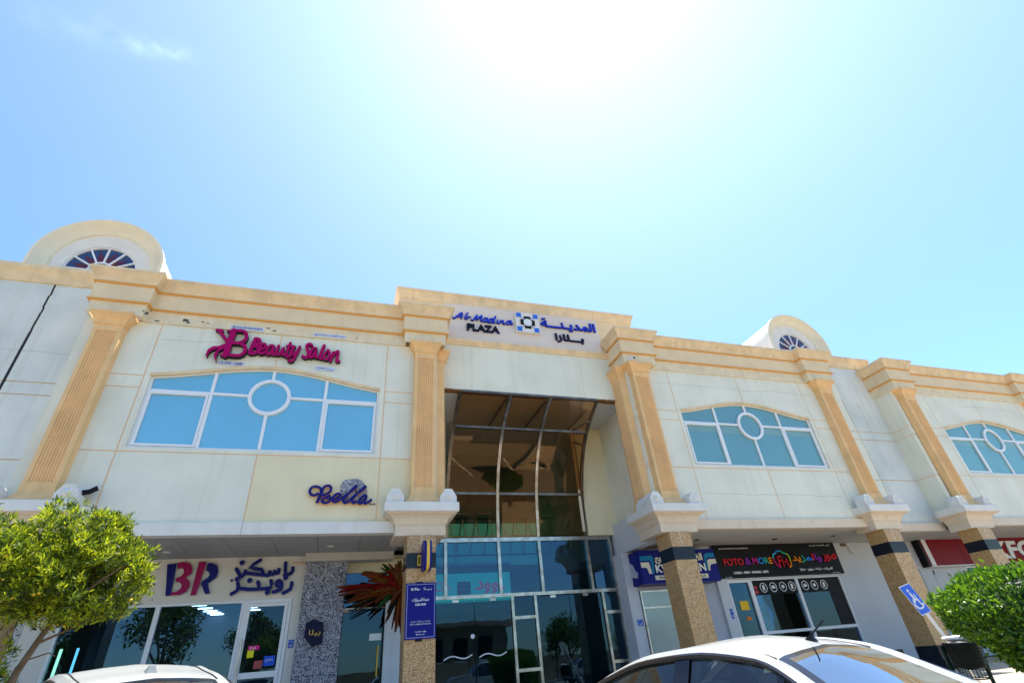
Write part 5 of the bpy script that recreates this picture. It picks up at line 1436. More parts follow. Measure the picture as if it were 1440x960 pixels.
text_part('lettering', 'CR 108831', 11.85, 12.12, 3.275, 3.305, fy - 0.006, fy, WHITEP, fo)
text_part('lettering', 'TEL 2448 1', 16.35, 16.68, 3.285, 3.315, fy - 0.006, fy, WHITEP, fo)
MB().box(11.7, 16.95, SY - 0.16, SY - 0.035, 3.245, 3.26).build('lower_trim', ALU, fo)
# --- fried chicken shop
kf = thing('fried_chicken_sign', (25, 2.2, 3.35), 'long dark red box sign with white capital letters behind the right hand columns', 'sign')
MB().box(21.12, 30.0, 2.20, SY - 0.001, 3.365, 4.315).build('box', KRED, kf)
MB().box(21.00, 21.118, 2.19, SY - 0.002, 3.345, 4.33).build('end_cap', BLACK, kf)
MB().box(21.20, 21.42, 2.192, 2.199, 3.372, 4.308).build('white_stripe', WHITEP, kf)
MB().box(21.12, 30.0, 2.18, 2.40, 3.335, 3.363).build('lower_trim', ALU, kf)
for x in (23.1,):
    MB().box(x - 0.01, x + 0.01, 2.196, 2.2, 3.37, 4.31).build('seam', BLACK, kf)
text_letters('letter', 'KFC', 24.85, 27.35, 3.50, 4.17, 2.15, 2.199, [[WHITEP, SILVER]], kf, bold=0.035, shear=0.12)
# --- sign inside the atrium
mo = thing('inner_shop_sign', (4.0, 5.6, 3.2), 'teal signboard with red outlined Arabic letters seen through the entrance glass', 'sign')
iy = 4.25
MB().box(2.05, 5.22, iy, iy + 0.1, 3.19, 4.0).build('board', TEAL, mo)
MARO = flat('maroon', (0.28, 0.01, 0.05)); PINKR = mat('letter_rose', (0.6, 0.02, 0.10), 0.5, emit=(0.8, 0.02, 0.12), estr=0.30)
MB().box(3.49, 3.91, iy - 0.02, iy, 3.40, 3.76).build('logo_plate', MARO, mo)
for x in (3.61, 3.70, 3.79):
    MB().disc(x, 3.68, 0.035, iy - 0.026, iy - 0.0205).build('logo_dot', WHITEP, mo)
text_part('lettering', '1970', 3.57, 3.83, 3.50, 3.60, iy - 0.026, iy - 0.0205, WHITEP, mo)
text_part('lettering', arabic('ـوود'), 4.07, 5.02, 3.40, 3.78, iy - 0.03, iy, [PINKR, PINKR], mo, bold=0.02)
trace('lettering', [[(2.83, 3.53), (2.83, 3.76), (3.02, 3.76), (3.02, 3.53), (2.83, 3.53)]], 0.035, iy - 0.02, iy, [PINKR, PINKR], mo, smooth=1)
trace('lettering', [[(3.10, 3.75), (3.30, 3.54), (3.10, 3.54), (3.10, 3.75)]], 0.035, iy - 0.02, iy, [PINKR, PINKR], mo, smooth=1)
trace('lettering', [[(2.42, 3.53), (2.42, 3.76), (2.65, 3.76), (2.65, 3.53), (2.42, 3.53)]], 0.035, iy - 0.02, iy, [PINKR, PINKR], mo, smooth=1)
text_part('lettering', 'SINCE 2003', 4.38, 5.01, 3.03, 3.09, iy + 0.05, iy + 0.06, WHITEP, mo)
MB().cyl((2.3, iy + 0.05, 4.0), (2.3, iy + 0.05, 4.22), 0.015, n=6).build('hanger', STEEL, mo)
MB().cyl((5.0, iy + 0.05, 4.0), (5.0, iy + 0.05, 4.22), 0.015, n=6).build('hanger', STEEL, mo)
MB().box(2.0, 5.3, iy + 0.02, iy + 0.2, 4.22, 4.3).build('support_beam', STEEL, mo)

# ================================================================== SMALL FITTINGS
def floodlight(x, y, z, rz, label):
    t = thing('floodlight', (x, y, z), label, 'floodlight', 'black floodlights on the pilaster ledges')
    MB().box(x - 0.13, x + 0.13, y - 0.03, y + 0.07, z + 0.10, z + 0.28).build('housing', BLACK, t)
    MB().box(x - 0.11, x + 0.11, y - 0.036, y - 0.031, z + 0.12, z + 0.26).build('lens', CLEARLAMP, t)
    f = MB(); f.box(x - 0.15, x - 0.135, y, y + 0.04, z, z + 0.2).box(x + 0.135, x + 0.15, y, y + 0.04, z, z + 0.2).box(x - 0.15, x + 0.15, y, y + 0.04, z, z + 0.012)
    f.build('bracket', BLACK, t)
    t.rotation_euler = (R(-50), 0, rz)
    return t
floodlight(PX[0] + 0.76, -0.30, 5.06, R(-30), 'black floodlight behind the corner block at the foot of the far left pilaster')
floodlight(LC[1] - 0.45, -0.40, 4.86, R(25), 'black floodlight left of the pilaster that stands left of the entrance')
floodlight(LC[1] + 0.45, -0.40, 4.86, R(-25), 'black floodlight right of the pilaster that stands left of the entrance')
floodlight(LC[2] + 0.42, -0.40, 4.86, R(-25), 'black floodlight at the foot of the pilaster right of the entrance')
floodlight(LC[4] - 0.42, -0.40, 4.86, R(25), 'black floodlight left of the fifth pilaster, beside the wall recess')
floodlight(LC[4] + 0.45, -0.40, 4.86, R(-25), 'black floodlight right of the fifth pilaster, under the far right window')
cc = thing('security_camera', (8.42, -0.42, 9.42), 'white bullet security camera under the cornice corner right of the entrance', 'camera')
MB().cyl((8.40, -0.30, 9.60), (8.48, -0.52, 9.56), 0.055, n=10).build('body', WHITEP, cc)
MB().cyl((8.481, -0.523, 9.5595), (8.485, -0.535, 9.557), 0.04, n=10).build('lens', BLACK, cc)
MB().cyl((8.40, -0.28, 9.50), (8.41, -0.34, 9.575), 0.02, n=6).build('bracket', GOLD, cc)
vg = thing('vent_grille', (17.53, SY, 4.19), 'small brown vent grille with a dangling cable high on the white wall', 'vent')
MB().box(17.40, 17.66, SY - 0.03, SY - 0.001, 4.17, 4.275).build('frame', flat('vent_brown', (0.28, 0.18, 0.08)), vg)
for k in range(3):
    MB().box(17.41, 17.65, SY - 0.037, SY - 0.031, 4.185 + k * 0.03, 4.20 + k * 0.03).build('louvre', BRONZE, vg)
MB().tube([(17.62, SY - 0.02, 4.18), (17.72, SY - 0.03, 4.10), (17.70, SY - 0.03, 3.98), (17.80, SY - 0.03, 3.90)], 0.008, n=5).build('cable', BLACK, vg)
# lit lamps inside the ice cream shop
for i, (x, y) in enumerate(((-4.83, 10.5), (-4.81, 11.5), (-4.79, 12.4), (-4.77, 13.1), (-4.76, 13.7))):
    tag(MB().box(x - 0.24, x + 0.24, y - 0.07, y + 0.07, 4.165, 4.19).build('ceiling_light', LIGHTW, None, loc=(x, y, 4.165)), 'slim lit ceiling lamp, %s, behind the ice cream window' % ('first from the left', 'second from the left', 'middle one', 'second from the right', 'last on the right')[i], 'ceiling light', 'ceiling lights in the ice cream shop')
for i, (x, y) in enumerate(((-3.25, 11.0), (-3.25, 11.9), (-3.24, 12.8), (-2.08, 11.3))):
    tag(MB().box(x - 0.22, x + 0.22, y - 0.07, y + 0.07, 4.165, 4.19).build('ceiling_light', LIGHTW, None, loc=(x, y, 4.165)), 'slim lit lamp behind the ice cream door, %s' % ('highest on the left', 'second down', 'lowest of the stepped row', 'alone at the right edge')[i], 'ceiling light', 'ceiling lights behind the shop door')
tag(MB().cyl((-5.68, 2.64, 1.0), (-5.68, 2.64, 2.53), 0.03, n=8).build('tube_light', TUBEG, None, loc=(-5.68, 2.64, 1.0)), 'upright greenish lit tube lamp behind the left shop window', 'tube light')
tag(MB().cyl((-5.37, 2.64, 1.0), (-5.37, 2.64, 2.53), 0.025, n=8).build('tube_light', TUBEB, None, loc=(-5.37, 2.64, 1.0)), 'upright blue lit tube lamp behind the left shop window', 'tube light')
# yellow armchairs behind the photo shop glass
def armchair(x, y, label):
    t = thing('armchair', (x, y, PV), label, 'armchair', 'yellow armchairs in the photo shop')
    YC = flat('chair_yellow', (0.55, 0.36, 0.02), 0.7)
    MB().box(x - 0.3, x + 0.3, y - 0.3, y + 0.25, PV + 0.62, PV + 0.78).build('seat', YC, t)
    mb = MB(); po = []
    for k in range(13):
        a = PI * k / 12
        po.append((x + 0.34 * math.cos(a), PV + 1.15 + 0.30 * math.sin(a)))
    mb.prism([(x + 0.34, PV + 0.78)] + po + [(x - 0.34, PV + 0.78)], y - 0.40, y - 0.30); mb.build('backrest', YC, t)
    for sx in (-0.26, 0.26):
        for sy in (-0.25, 0.2):
            MB().cyl((x + sx, y + sy, PV), (x + sx, y + sy, PV + 0.62), 0.02, n=6).build('leg', BLACK, t)
armchair(14.0, 3.6, 'round backed yellow chair behind the middle photo shop pane')
armchair(15.2, 3.5, 'round backed yellow chair behind the right photo shop pane')

# ================================================================== CARS
def pchip(xs, ys, x):
    if xs[0] > xs[-1]: xs = xs[::-1]; ys = ys[::-1]
    xs = np.array(xs, float); ys = np.array(ys, float)
    h = np.diff(xs); d = np.diff(ys) / h
    m_ = np.zeros_like(ys); m_[0] = d[0]; m_[-1] = d[-1]
    for i in range(1, len(xs) - 1):
        if d[i - 1] * d[i] <= 0: m_[i] = 0
        else:
            w1_ = 2 * h[i] + h[i - 1]; w2_ = h[i] + 2 * h[i - 1]
            m_[i] = (w1_ + w2_) / (w1_ / d[i - 1] + w2_ / d[i])
    i = int(np.clip(np.searchsorted(xs, x) - 1, 0, len(xs) - 2))
    t = (x - xs[i]) / h[i]
    return float((1 + 2 * t) * (1 - t) ** 2 * ys[i] + t * (1 - t) ** 2 * h[i] * m_[i] + t * t * (3 - 2 * t) * ys[i + 1] + t * t * (t - 1) * h[i] * m_[i + 1])
def make_car(loc, rotz, label, P, antenna):
    """local axes: x right, y forward, z up. One grid of sections gives body, glass and trim"""
    root = thing('parked_car', loc, label, 'car', 'white cars parked before the plaza')
    ORIG[root.name] = Vector((0, 0, 0))
    top = P['top']; belt = P['belt']; hw = P['hw']; rw = P['rw']
    ws0, ws1, rg1, rg0 = P['ws0'], P['ws1'], P['rg1'], P['rg0']
    ys = sorted(set([top[0][0], top[-1][0]] + list(np.linspace(top[0][0], top[-1][0], 56)) + [ws0, ws1, rg1, rg0, P['sa'], P['sc'], P['b0'], P['b1'], P['q0'], P['q1']]))
    tx, tz = [a for a, _ in top], [b for _, b in top]
    S = []
    for y in ys:
        zt = pchip(tx, tz, y); zb = min(pchip([a for a, _ in belt], [b for _, b in belt], y), zt - 0.02)
        w = pchip([a for a, _ in hw], [b for _, b in hw], y); wr = pchip([a for a, _ in rw], [b for _, b in rw], y)
        g = max(0.0, min(1.0, (zt - zb - 0.06) / 0.40))
        zs = min(0.28, zb - 0.1)
        pts = [(w * 0.93, zs), (w * 0.985, zs + 0.16), (w, zs + (zb - zs) * 0.62), (w * 0.965, zb)]
        wt = w * 0.965 + (wr - w * 0.965) * g
        # window top, shoulder, gutter, inset, mid, centre
        h = zt - zb
        p6 = (wt + 0.020, zb + h * 0.855)
        p7 = (wt - 0.020 - 0.02 * g, zb + h * 0.935)
        p8 = (wt * 0.90 - 0.03, zt - 0.030 * (0.4 + g) - h * 0.012)
        for t in (1 / 3, 2 / 3):
            pts.append((pts[3][0] + (p6[0] - pts[3][0]) * t + 0.012 * math.sin(PI * t), zb + (p6[1] - zb) * t))
        pts += [p6, p7, p8, (p8[0] - 0.018, p8[1] - 0.001 * g), (p8[0] - 0.075, p8[1] + 0.012), (p8[0] * 0.5, zt - 0.012 * (0.4 + g)), (0.0, zt)]
        S.append(pts)
    m_ = len(S[0]); n = len(S)
    cls = {'body': MB(), 'side_window': {}, 'windscreen': MB(), 'rear_window': MB(), 'window_border': MB(), 'pillar_trim': MB(), 'gutter': MB()}
    V = {}
    def quad(i, j, s):
        q = [(s * S[a][b][0], ys[a], S[a][b][1]) for a, b in ((i, j), (i + 1, j), (i + 1, j + 1), (i, j + 1))]
        return q if s > 0 else q[::-1]
    wn_ = {}
    body = MB(); trim = {}; ws = MB(); rg = MB(); bd = (MB(), MB()); gut = MB(); side = {}
    for i in range(n - 1):
        ym = 0.5 * (ys[i] + ys[i + 1])
        for j in range(m_ - 1):
            for s in (-1, 1):
                q = quad(i, j, s)
                tgt = body
                if 3 <= j <= 5 and P['sc'] < ym < P['sa']:
                    if P['b0'] < ym < P['b1'] or P['q0'] < ym < P['q1']: tgt = trim.setdefault((s, P['b0'] < ym), MB())
                    else:
                        key = (s, 0 if ym > P['b1'] else 1 if ym > P['q1'] else 2)
                        tgt = side.setdefault(key, MB())
                        q = [(a - s * 0.012, b, c) for a, b, c in q]
                elif j >= 9 and (ws1 < ym < ws0): tgt = ws if j >= 10 else bd[0]
                elif j >= 9 and (rg0 < ym < rg1): tgt = rg if j >= 10 and not (ym > rg1 - 0.05) else bd[1]
                elif False: tgt = gut
                tgt.add(q, [(0, 1, 2, 3)])
    # nose and tail
    for i, rev in ((0, False), (n - 1, True)):
        ring = [(p[0], ys[i], p[1]) for p in S[i]] + [(-p[0], ys[i], p[1]) for p in S[i][-2::-1]]
        body.add(ring, [tuple(range(len(ring))) if not rev else tuple(range(len(ring)))[::-1]])
    def weld(o):
        import bmesh
        b_ = bmesh.new(); b_.from_mesh(o.data); bmesh.ops.remove_doubles(b_, verts=b_.verts, dist=0.0005)
        bmesh.ops.recalc_face_normals(b_, faces=b_.faces); b_.to_mesh(o.data); b_.free()
        for p in o.data.polygons: p.use_smooth = True
        try: o.data.set_sharp_from_angle(angle=R(38))
        except Exception: pass
        return o
    weld(body.build('body', CARWHITE, root))
    for mb in trim.values(): weld(mb.build('pillar_trim', TRIMBLK, root))
    for mb in bd: weld(mb.build('window_border', TRIMBLK, root))
    for s in (-1, 1):
        gp_ = [(s * S[i][8][0], ys[i], S[i][8][1] + 0.002) for i in range(n) if rg1 - 0.02 <= ys[i] <= ws1 - 0.35]
        MB().tube(gp_, 0.0075, n=6).build('roof_gutter', RUBBER, root, smooth=True)
    weld(ws.build('windscreen', CARGL, root)); weld(rg.build('rear_window', CARGL2, root))
    for kk, mb in side.items():
        weld(mb.build('side_window', CARGL, root))
    # dark rubber round the side windows
    for s in (-1, 1):
        up = []; lo = []
        for i in range(n):
            if P['sc'] - 0.03 <= ys[i] <= P['sa'] + 0.03:
                up.append((s * (S[i][6][0] + 0.002), ys[i], S[i][6][1])); lo.append((s * (S[i][3][0] + 0.002), ys[i], S[i][3][1]))
        MB().tube(lo + up[::-1] + [lo[0]], 0.016, n=6).build('window_seal', TRIMBLK, root, smooth=True)
    # floor and simple cabin
    MB().box(-0.72, 0.72, P['tail'] + 0.3, P['nose'] - 0.3, 0.24, 0.30).build('floor_pan', RUBBER, root)
    for sx in (-0.36, 0.36):
        st_ = MB()
        st_.prism([(-0.05, 0.45), (0.42, 0.48), (0.42, 0.62), (0.05, 0.62), (-0.22, 1.10), (-0.34, 1.08)], sx - 0.24, sx + 0.24, axis='X').build('front_seat', SEAT, root)
        hr = MB().box(sx - 0.13, sx + 0.13, -0.40, -0.29, 1.12, 1.30).build('headrest', CLOTH if sx < 0 else SEAT, root)
    MB().prism([(-1.15, 0.45), (-0.70, 0.48), (-0.70, 0.62), (-1.0, 0.62), (-1.25, 1.05), (-1.38, 1.03)], -0.60, 0.60, axis='X').build('rear_seat', SEAT, root)
    for sx in (-0.35, 0.35):
        MB().box(sx - 0.13, sx + 0.13, -1.36, -1.25, 1.05, 1.18).build('headrest', SEAT, root)
    MB().box(-0.66, 0.66, P['rg0'] - 0.02, -1.28, 0.98, 1.0).build('parcel_shelf', SEAT, root)
    MB().prism([(0.55, 0.5), (1.0, 0.5), (1.0, 0.97), (0.75, 0.99), (0.6, 0.9)], -0.66, 0.66, axis='X').build('dashboard', BLACK, root)
    # wheels
    for sx in (-1, 1):
        for wy in P['wheels']:
            xw = sx * (P['w'] - 0.10); r_ = P['wr']
            w_ = MB(); w_.cyl((xw - 0.10, wy, r_), (xw + 0.10, wy, r_), r_, n=28); wo = w_.build('wheel', RUBBER, root)
            rm = MB(); rm.cyl((xw + sx * 0.08, wy, r_), (xw + sx * 0.106, wy, r_), r_ * 0.66, n=24)
            for k in range(5):
                t = 2 * PI * k / 5
                rm.cyl((xw + sx * 0.11, wy, r_), (xw + sx * 0.11, wy + math.cos(t) * r_ * 0.62, r_ + math.sin(t) * r_ * 0.62), 0.035, 0.025, n=6)
            rm.build('rim', RIM, wo)
        MB().box(sx * 0.55 - 0.16, sx * 0.55 + 0.16, P['nose'] - 0.16, P['nose'] - 0.02 + 0.03, 0.62, 0.76).build('headlight', CLEARLAMP, root)
        MB().box(sx * 0.60 - 0.17, sx * 0.60 + 0.17, P['tail'] - 0.03, P['tail'] + 0.12, 0.78, 0.94).build('tail_light', REDLAMP, root)
        mi = MB(); mx = sx * (P['w'] + 0.10)
        mi.prism([(mx - 0.10, 1.00), (mx + 0.09, 1.02), (mx + 0.10, 1.12), (mx - 0.06, 1.14)], P['sa'] - 0.32, P['sa'] - 0.20).build('wing_mirror', CARWHITE, root)
        for hy in (P['b1'] - 0.18, P['sc'] + 0.45):
            MB().box(sx * (P['w'] - 0.005) - 0.015, sx * (P['w'] - 0.005) + 0.015, hy - 0.09, hy + 0.09, 0.86, 0.89).build('door_handle', CARWHITE, root)
    MB().box(-0.26, 0.26, P['tail'] - 0.02, P['tail'] + 0.05, 0.62, 0.74).build('number_plate', flat('plate_yellow', (0.75, 0.55, 0.08)), root)
    za = pchip(tx, tz, antenna[1])
    if antenna[0] == 'rod':
        a = root
        ab = MB(); ya = antenna[1]
        base = [(-0.018, ya + 0.035), (0.018, ya + 0.035), (0.024, ya - 0.04), (-0.024, ya - 0.04)]
        ab.add([(x, y, za - 0.012) for x, y in base] + [(x * 0.4, y * 0.4 + ya * 0.6 - 0.01, za + 0.022) for x, y in base], [(0, 1, 5, 4), (1, 2, 6, 5), (2, 3, 7, 6), (3, 0, 4, 7), (4, 5, 6, 7)])
        ao = ab.build('antenna', BLACK, root)
        MB().cyl((0, ya - 0.012, za + 0.018), (0.0, ya - 0.125, za + 0.095), 0.006, 0.004, n=6).build('rod', BLACK, ao)
    else:
        ya = antenna[1]; fn = MB()
        pr_ = [(ya + 0.10, za - 0.012), (ya - 0.06, za - 0.012), (ya - 0.045, za + 0.055), (ya - 0.025, za + 0.06), (ya + 0.03, za + 0.03)]
        vs = []
        for yy, zz in pr_:
            k = 0.045 * (1 - (zz - za) / 0.12)
            vs += [(-k, yy, zz), (k, yy, zz)]
        nn_ = len(pr_)
        fs = [(2 * i, 2 * i + 1, 2 * ((i + 1) % nn_) + 1, 2 * ((i + 1) % nn_)) for i in range(nn_)] + [tuple(range(0, 2 * nn_, 2)), tuple(range(1, 2 * nn_, 2))[::-1]]
        fn.add(vs, fs).build('antenna_fin', CARWHITE, root)
    root.rotation_euler = (0, 0, rotz)
    return root
SEDAN = dict(top=[(2.28, 0.55), (2.20, 0.74), (1.9, 0.86), (1.0, 1.02), (0.62, 1.22), (0.22, 1.42), (-0.15, 1.505), (-0.5, 1.522), (-0.85, 1.475), (-0.95, 1.445), (-1.30, 1.24), (-1.62, 1.06), (-2.15, 1.03), (-2.27, 0.90), (-2.32, 0.55)],
             belt=[(2.28, 0.5), (1.9, 0.78), (1.0, 0.93), (0, 0.97), (-1.2, 1.01), (-1.8, 1.01), (-2.2, 0.96), (-2.32, 0.5)],
             hw=[(2.28, 0.62), (2.05, 0.78), (1.5, 0.87), (0, 0.89), (-1.5, 0.88), (-2.1, 0.80), (-2.32, 0.66)], rw=[(2.28, 0.6), (1.0, 0.72), (0.2, 0.64), (-0.4, 0.63), (-0.95, 0.61), (-1.75, 0.70), (-2.32, 0.6)],
             ws0=1.0, ws1=0.22, rg1=-0.95, rg0=-1.60, sa=0.72, sc=-1.30, b0=-0.48, b1=-0.37, q0=-1.06, q1=-1.02, w=0.89, wr=0.32, wheels=(1.40, -1.33), nose=2.25, tail=-2.30)
SUV = dict(top=[(2.30, 0.65), (2.22, 0.92), (1.9, 1.02), (1.05, 1.12), (0.65, 1.40), (0.25, 1.71), (-0.2, 1.795), (-0.55, 1.80), (-1.0, 1.735), (-1.45, 1.65), (-1.75, 1.47), (-2.08, 1.12), (-2.18, 1.0), (-2.25, 0.6)],
           belt=[(2.3, 0.6), (1.9, 0.92), (1.0, 1.02), (0, 1.05), (-1.4, 1.10), (-2.0, 1.08), (-2.25, 0.55)],
           hw=[(2.3, 0.66), (2.05, 0.82), (1.5, 0.91), (0, 0.93), (-1.6, 0.92), (-2.1, 0.86), (-2.25, 0.74)], rw=[(2.3, 0.62), (1.0, 0.76), (0.2, 0.69), (-0.5, 0.68), (-1.4, 0.66), (-2.0, 0.76), (-2.25, 0.7)],
           ws0=1.05, ws1=0.25, rg1=-1.48, rg0=-2.05, sa=0.80, sc=-1.55, b0=-0.20, b1=-0.06, q0=-1.10, q1=-1.06, w=0.93, wr=0.35, wheels=(1.42, -1.35), nose=2.27, tail=-2.23)
make_car((2.50, -8.84, 0.012), R(16.5), 'white saloon car with thin rod aerial, parked nose in at lower right', SEDAN, ('rod', -0.87))
make_car((-2.31, -4.60, 0.012), R(28), 'white crossover car with shark fin aerial on its roof, parked under the tree', SUV, ('fin', -1.22))
# ================================================================== ACCESSIBLE PARKING SIGN, BIN
ps = thing('parking_sign', (10.42, -5.16, PV), 'blue and white accessible parking sign on a leaning white pole', 'sign')
bd_ = [(9.43, 2.106), (9.71, 2.163), (9.95, 1.704), (9.68, 1.649)]
cxs = sum(p[0] for p in bd_) / 4; czs = sum(p[1] for p in bd_) / 4
MB().prism(bd_, -5.205, -5.2).build('border', WHITEP, ps)
inn = [(cxs + (x - cxs) * 0.93, czs + (z - czs) * 0.95) for x, z in bd_]
MB().prism(inn, -5.209, -5.2052).build('plate', SIGNBLUE, ps)
sy_ = -5.2092
mb = MB()
mb.disc(9.60, 2.043, 0.026, sy_ - 0.002, sy_, n=14)
mb.ribbon([(9.625, 1.995), (9.672, 1.915), (9.655, 1.875)], 0.04, sy_ - 0.002, sy_, smooth=1)
mb.ribbon([(9.672, 1.915), (9.74, 1.89), (9.775, 1.825), (9.83, 1.835)], 0.030, sy_ - 0.008, sy_, smooth=1)
mb.ribbon([(9.625, 1.90), (9.615, 1.825), (9.675, 1.765), (9.765, 1.775), (9.80, 1.81)], 0.026, sy_ - 0.012, sy_)
mb.build('wheelchair_symbol', WHITEP, ps)
MB().cyl((10.42, -5.16, PV), (9.70, -5.185, 1.99), 0.028, n=10).build('pole', WHITEP, ps)
bn = thing('litter_bin', (9.86, -5.66, PV), 'dark green wire litter bin with black liner by the hedge', 'litter bin')
bx_, by_ = 9.78, -5.56
def rad(z): return 0.19 + 0.06 * (z - 0.74) / 0.48
wr_ = MB()
for k in range(26):
    t = 2 * PI * k / 26; c, s = math.cos(t), math.sin(t)
    wr_.cyl((bx_ + rad(.74) * c, by_ + rad(.74) * s, 0.74), (bx_ + rad(1.22) * c, by_ + rad(1.22) * s, 1.22), 0.004, n=4, cap=False)
for k in range(12):
    z = 0.74 + 0.48 * k / 11
    pts = [(bx_ + rad(z) * math.cos(2 * PI * i / 24), by_ + rad(z) * math.sin(2 * PI * i / 24), z) for i in range(25)]
    wr_.tube(pts, 0.010 if k in (0, 11) else 0.004, n=4)
wb = wr_.build('wire_basket', BINGREEN, bn); wb['kind'] = 'stuff'
ln = MB(); vs = []; nn_ = 22
for z, r in ((0.88, 0.185), (1.0, 0.205), (1.15, 0.225), (1.215, 0.235), (1.235, 0.262), (1.20, 0.268)):
    for i in range(nn_):
        t = 2 * PI * i / nn_; rr = r * (1 + 0.03 * math.sin(5 * t + z * 9))
        vs.append((bx_ + rr * math.cos(t), by_ + rr * math.sin(t), z + 0.01 * math.sin(3 * t)))
fs = [(a * nn_ + i, a * nn_ + (i + 1) % nn_, (a + 1) * nn_ + (i + 1) % nn_, (a + 1) * nn_ + i) for a in range(5) for i in range(nn_)]
fs.append(tuple(range(nn_))[::-1])
ln.add(vs, fs).build('liner', BLACK, bn, smooth=True)
for dx, dy_ in ((0.27, -0.02), (-0.16, 0.22)):
    MB().box(bx_ + dx - 0.02, bx_ + dx + 0.02, by_ + dy_ - 0.02, by_ + dy_ + 0.02, PV, 1.20).build('post', BINGREEN, bn)
# crumpled white bag lying across the rim
bg_ = MB(); vs = []; fs = []
nu, nv = 18, 9
for i in range(nu + 1):
    for j in range(nv):
        u = -1 + 2 * i / nu; t = 2 * PI * j / nv
        prof_ = max(0.0, 1 - abs(u) ** 3) ** 0.5
        jit = 0.7 + 0.5 * (math.sin(7 * u + 2 * t) * 0.5 + 0.5) * (0.6 + 0.4 * math.sin(11 * u - t))
        vs.append((bx_ - 0.02 + 0.30 * u * 0.72, by_ - 0.10 - 0.30 * u * 0.62 + 0.13 * prof_ * math.cos(t), 1.285 + 0.052 * prof_ * jit * math.sin(t) - 0.02 * u))
for i in range(nu):
    for j in range(nv):
        fs.append((i * nv + j, i * nv + (j + 1) % nv, (i + 1) * nv + (j + 1) % nv, (i + 1) * nv + j))
tag(bg_.add(vs, fs).build('plastic_bag', CLOTH, None, loc=(bx_, by_, 1.24), smooth=True), 'crumpled white bag lying across the rim of the litter bin', 'bag')

# ================================================================== PLANTS
def leaf_mesh(name, C, D, L, W, mats, parent, mi, curl=0.15):
    """many separate small leaves: centre C, direction D, length L, width W"""
    n = len(C)
    up = rng.normal(size=(n, 3)); S_ = np.cross(D, up); S_ /= np.linalg.norm(S_, axis=1, keepdims=True) + 1e-9
    N = np.cross(S_, D)
    L = L[:, None]; W = W[:, None]
    v = np.empty((n, 4, 3))
    v[:, 0] = C
    v[:, 1] = C + D * L * 0.45 + S_ * W * 0.5 + N * W * curl
    v[:, 2] = C + D * L
    v[:, 3] = C + D * L * 0.45 - S_ * W * 0.5 + N * W * curl
    o0 = origin_of(parent)
    v = v.reshape(-1, 3) - np.array(o0)
    me = bpy.data.meshes.new(name)
    me.vertices.add(4 * n); me.vertices.foreach_set('co', v.ravel())
    me.loops.add(6 * n)
    b = 4 * np.arange(n)[:, None]
    me.loops.foreach_set('vertex_index', np.concatenate([b, b + 1, b + 2, b, b + 2, b + 3], 1).astype(np.int32).ravel())
    me.polygons.add(2 * n)
    me.polygons.foreach_set('loop_start', (3 * np.arange(2 * n)).astype(np.int32))
    me.polygons.foreach_set('material_index', np.repeat(mi, 2).astype(np.int32))
    for mm_ in mats: me.materials.append(mm_)
    me.update(calc_edges=True); me.validate()
    o = bpy.data.objects.new(name, me); col.objects.link(o)
    o.parent = parent
    return o
def unit(a):
    return a / (np.linalg.norm(a, axis=-1, keepdims=True) + 1e-9)
# --- young tree at the left
lt = thing('young_tree', (-2.55, -6.70, 0.0), 'young yellow green tree with tiny yellow blossom and thin leaning stems at left', 'tree')
TB = Vector((-2.55, -6.70, 0.0))
TSH = Vector((0, 0, 0))
limbs = []
def limb(pts, r0, r1):
    k = len(pts); mb = MB()
    mb.tube([Vector(p) + TSH for p in pts], [r0 + (r1 - r0) * i / (k - 1) for i in range(k)], n=7)
    limbs.append([Vector(p) for p in pts])
    return mb.build('stem', BARK, lt, smooth=True)
limb([TB, (-2.482, -6.685, 1.311), (-2.432, -6.691, 1.752), (-2.331, -6.673, 2.099), (-2.224, -6.641, 2.351), (-2.111, -6.61, 2.603)], 0.0385, 0.0105)
limb([(-2.331, -6.673, 2.099), (-2.192, -6.754, 2.243), (-2.016, -6.798, 2.413), (-1.858, -6.78, 2.539)], 0.0196, 0.0070)
limb([(-2.381, -6.685, 1.941), (-2.268, -6.546, 2.035), (-2.111, -6.483, 2.13)], 0.0126, 0.0056)
limb([(-2.866, -6.767, 0.838), (-2.848, -6.78, 1.374), (-2.785, -6.78, 1.815), (-2.659, -6.767, 2.161), (-2.551, -6.736, 2.445), (-2.47, -6.704, 2.697)], 0.0350, 0.0098)
limb([(-2.659, -6.767, 2.161), (-2.772, -6.893, 2.382), (-2.848, -6.956, 2.571)], 0.0182, 0.0070)
limb([(-2.551, -6.736, 2.445), (-2.407, -6.862, 2.603), (-2.3, -6.906, 2.792)], 0.0140, 0.0056)
limb([(-2.224, -6.641, 2.351), (-2.281, -6.515, 2.571), (-2.3, -6.483, 2.823)], 0.0126, 0.0056)
limb([(-2.432, -6.691, 1.752), (-2.344, -6.798, 1.828), (-2.205, -6.83, 1.865), (-2.155, -6.83, 1.84)], 0.0084, 0.0035)
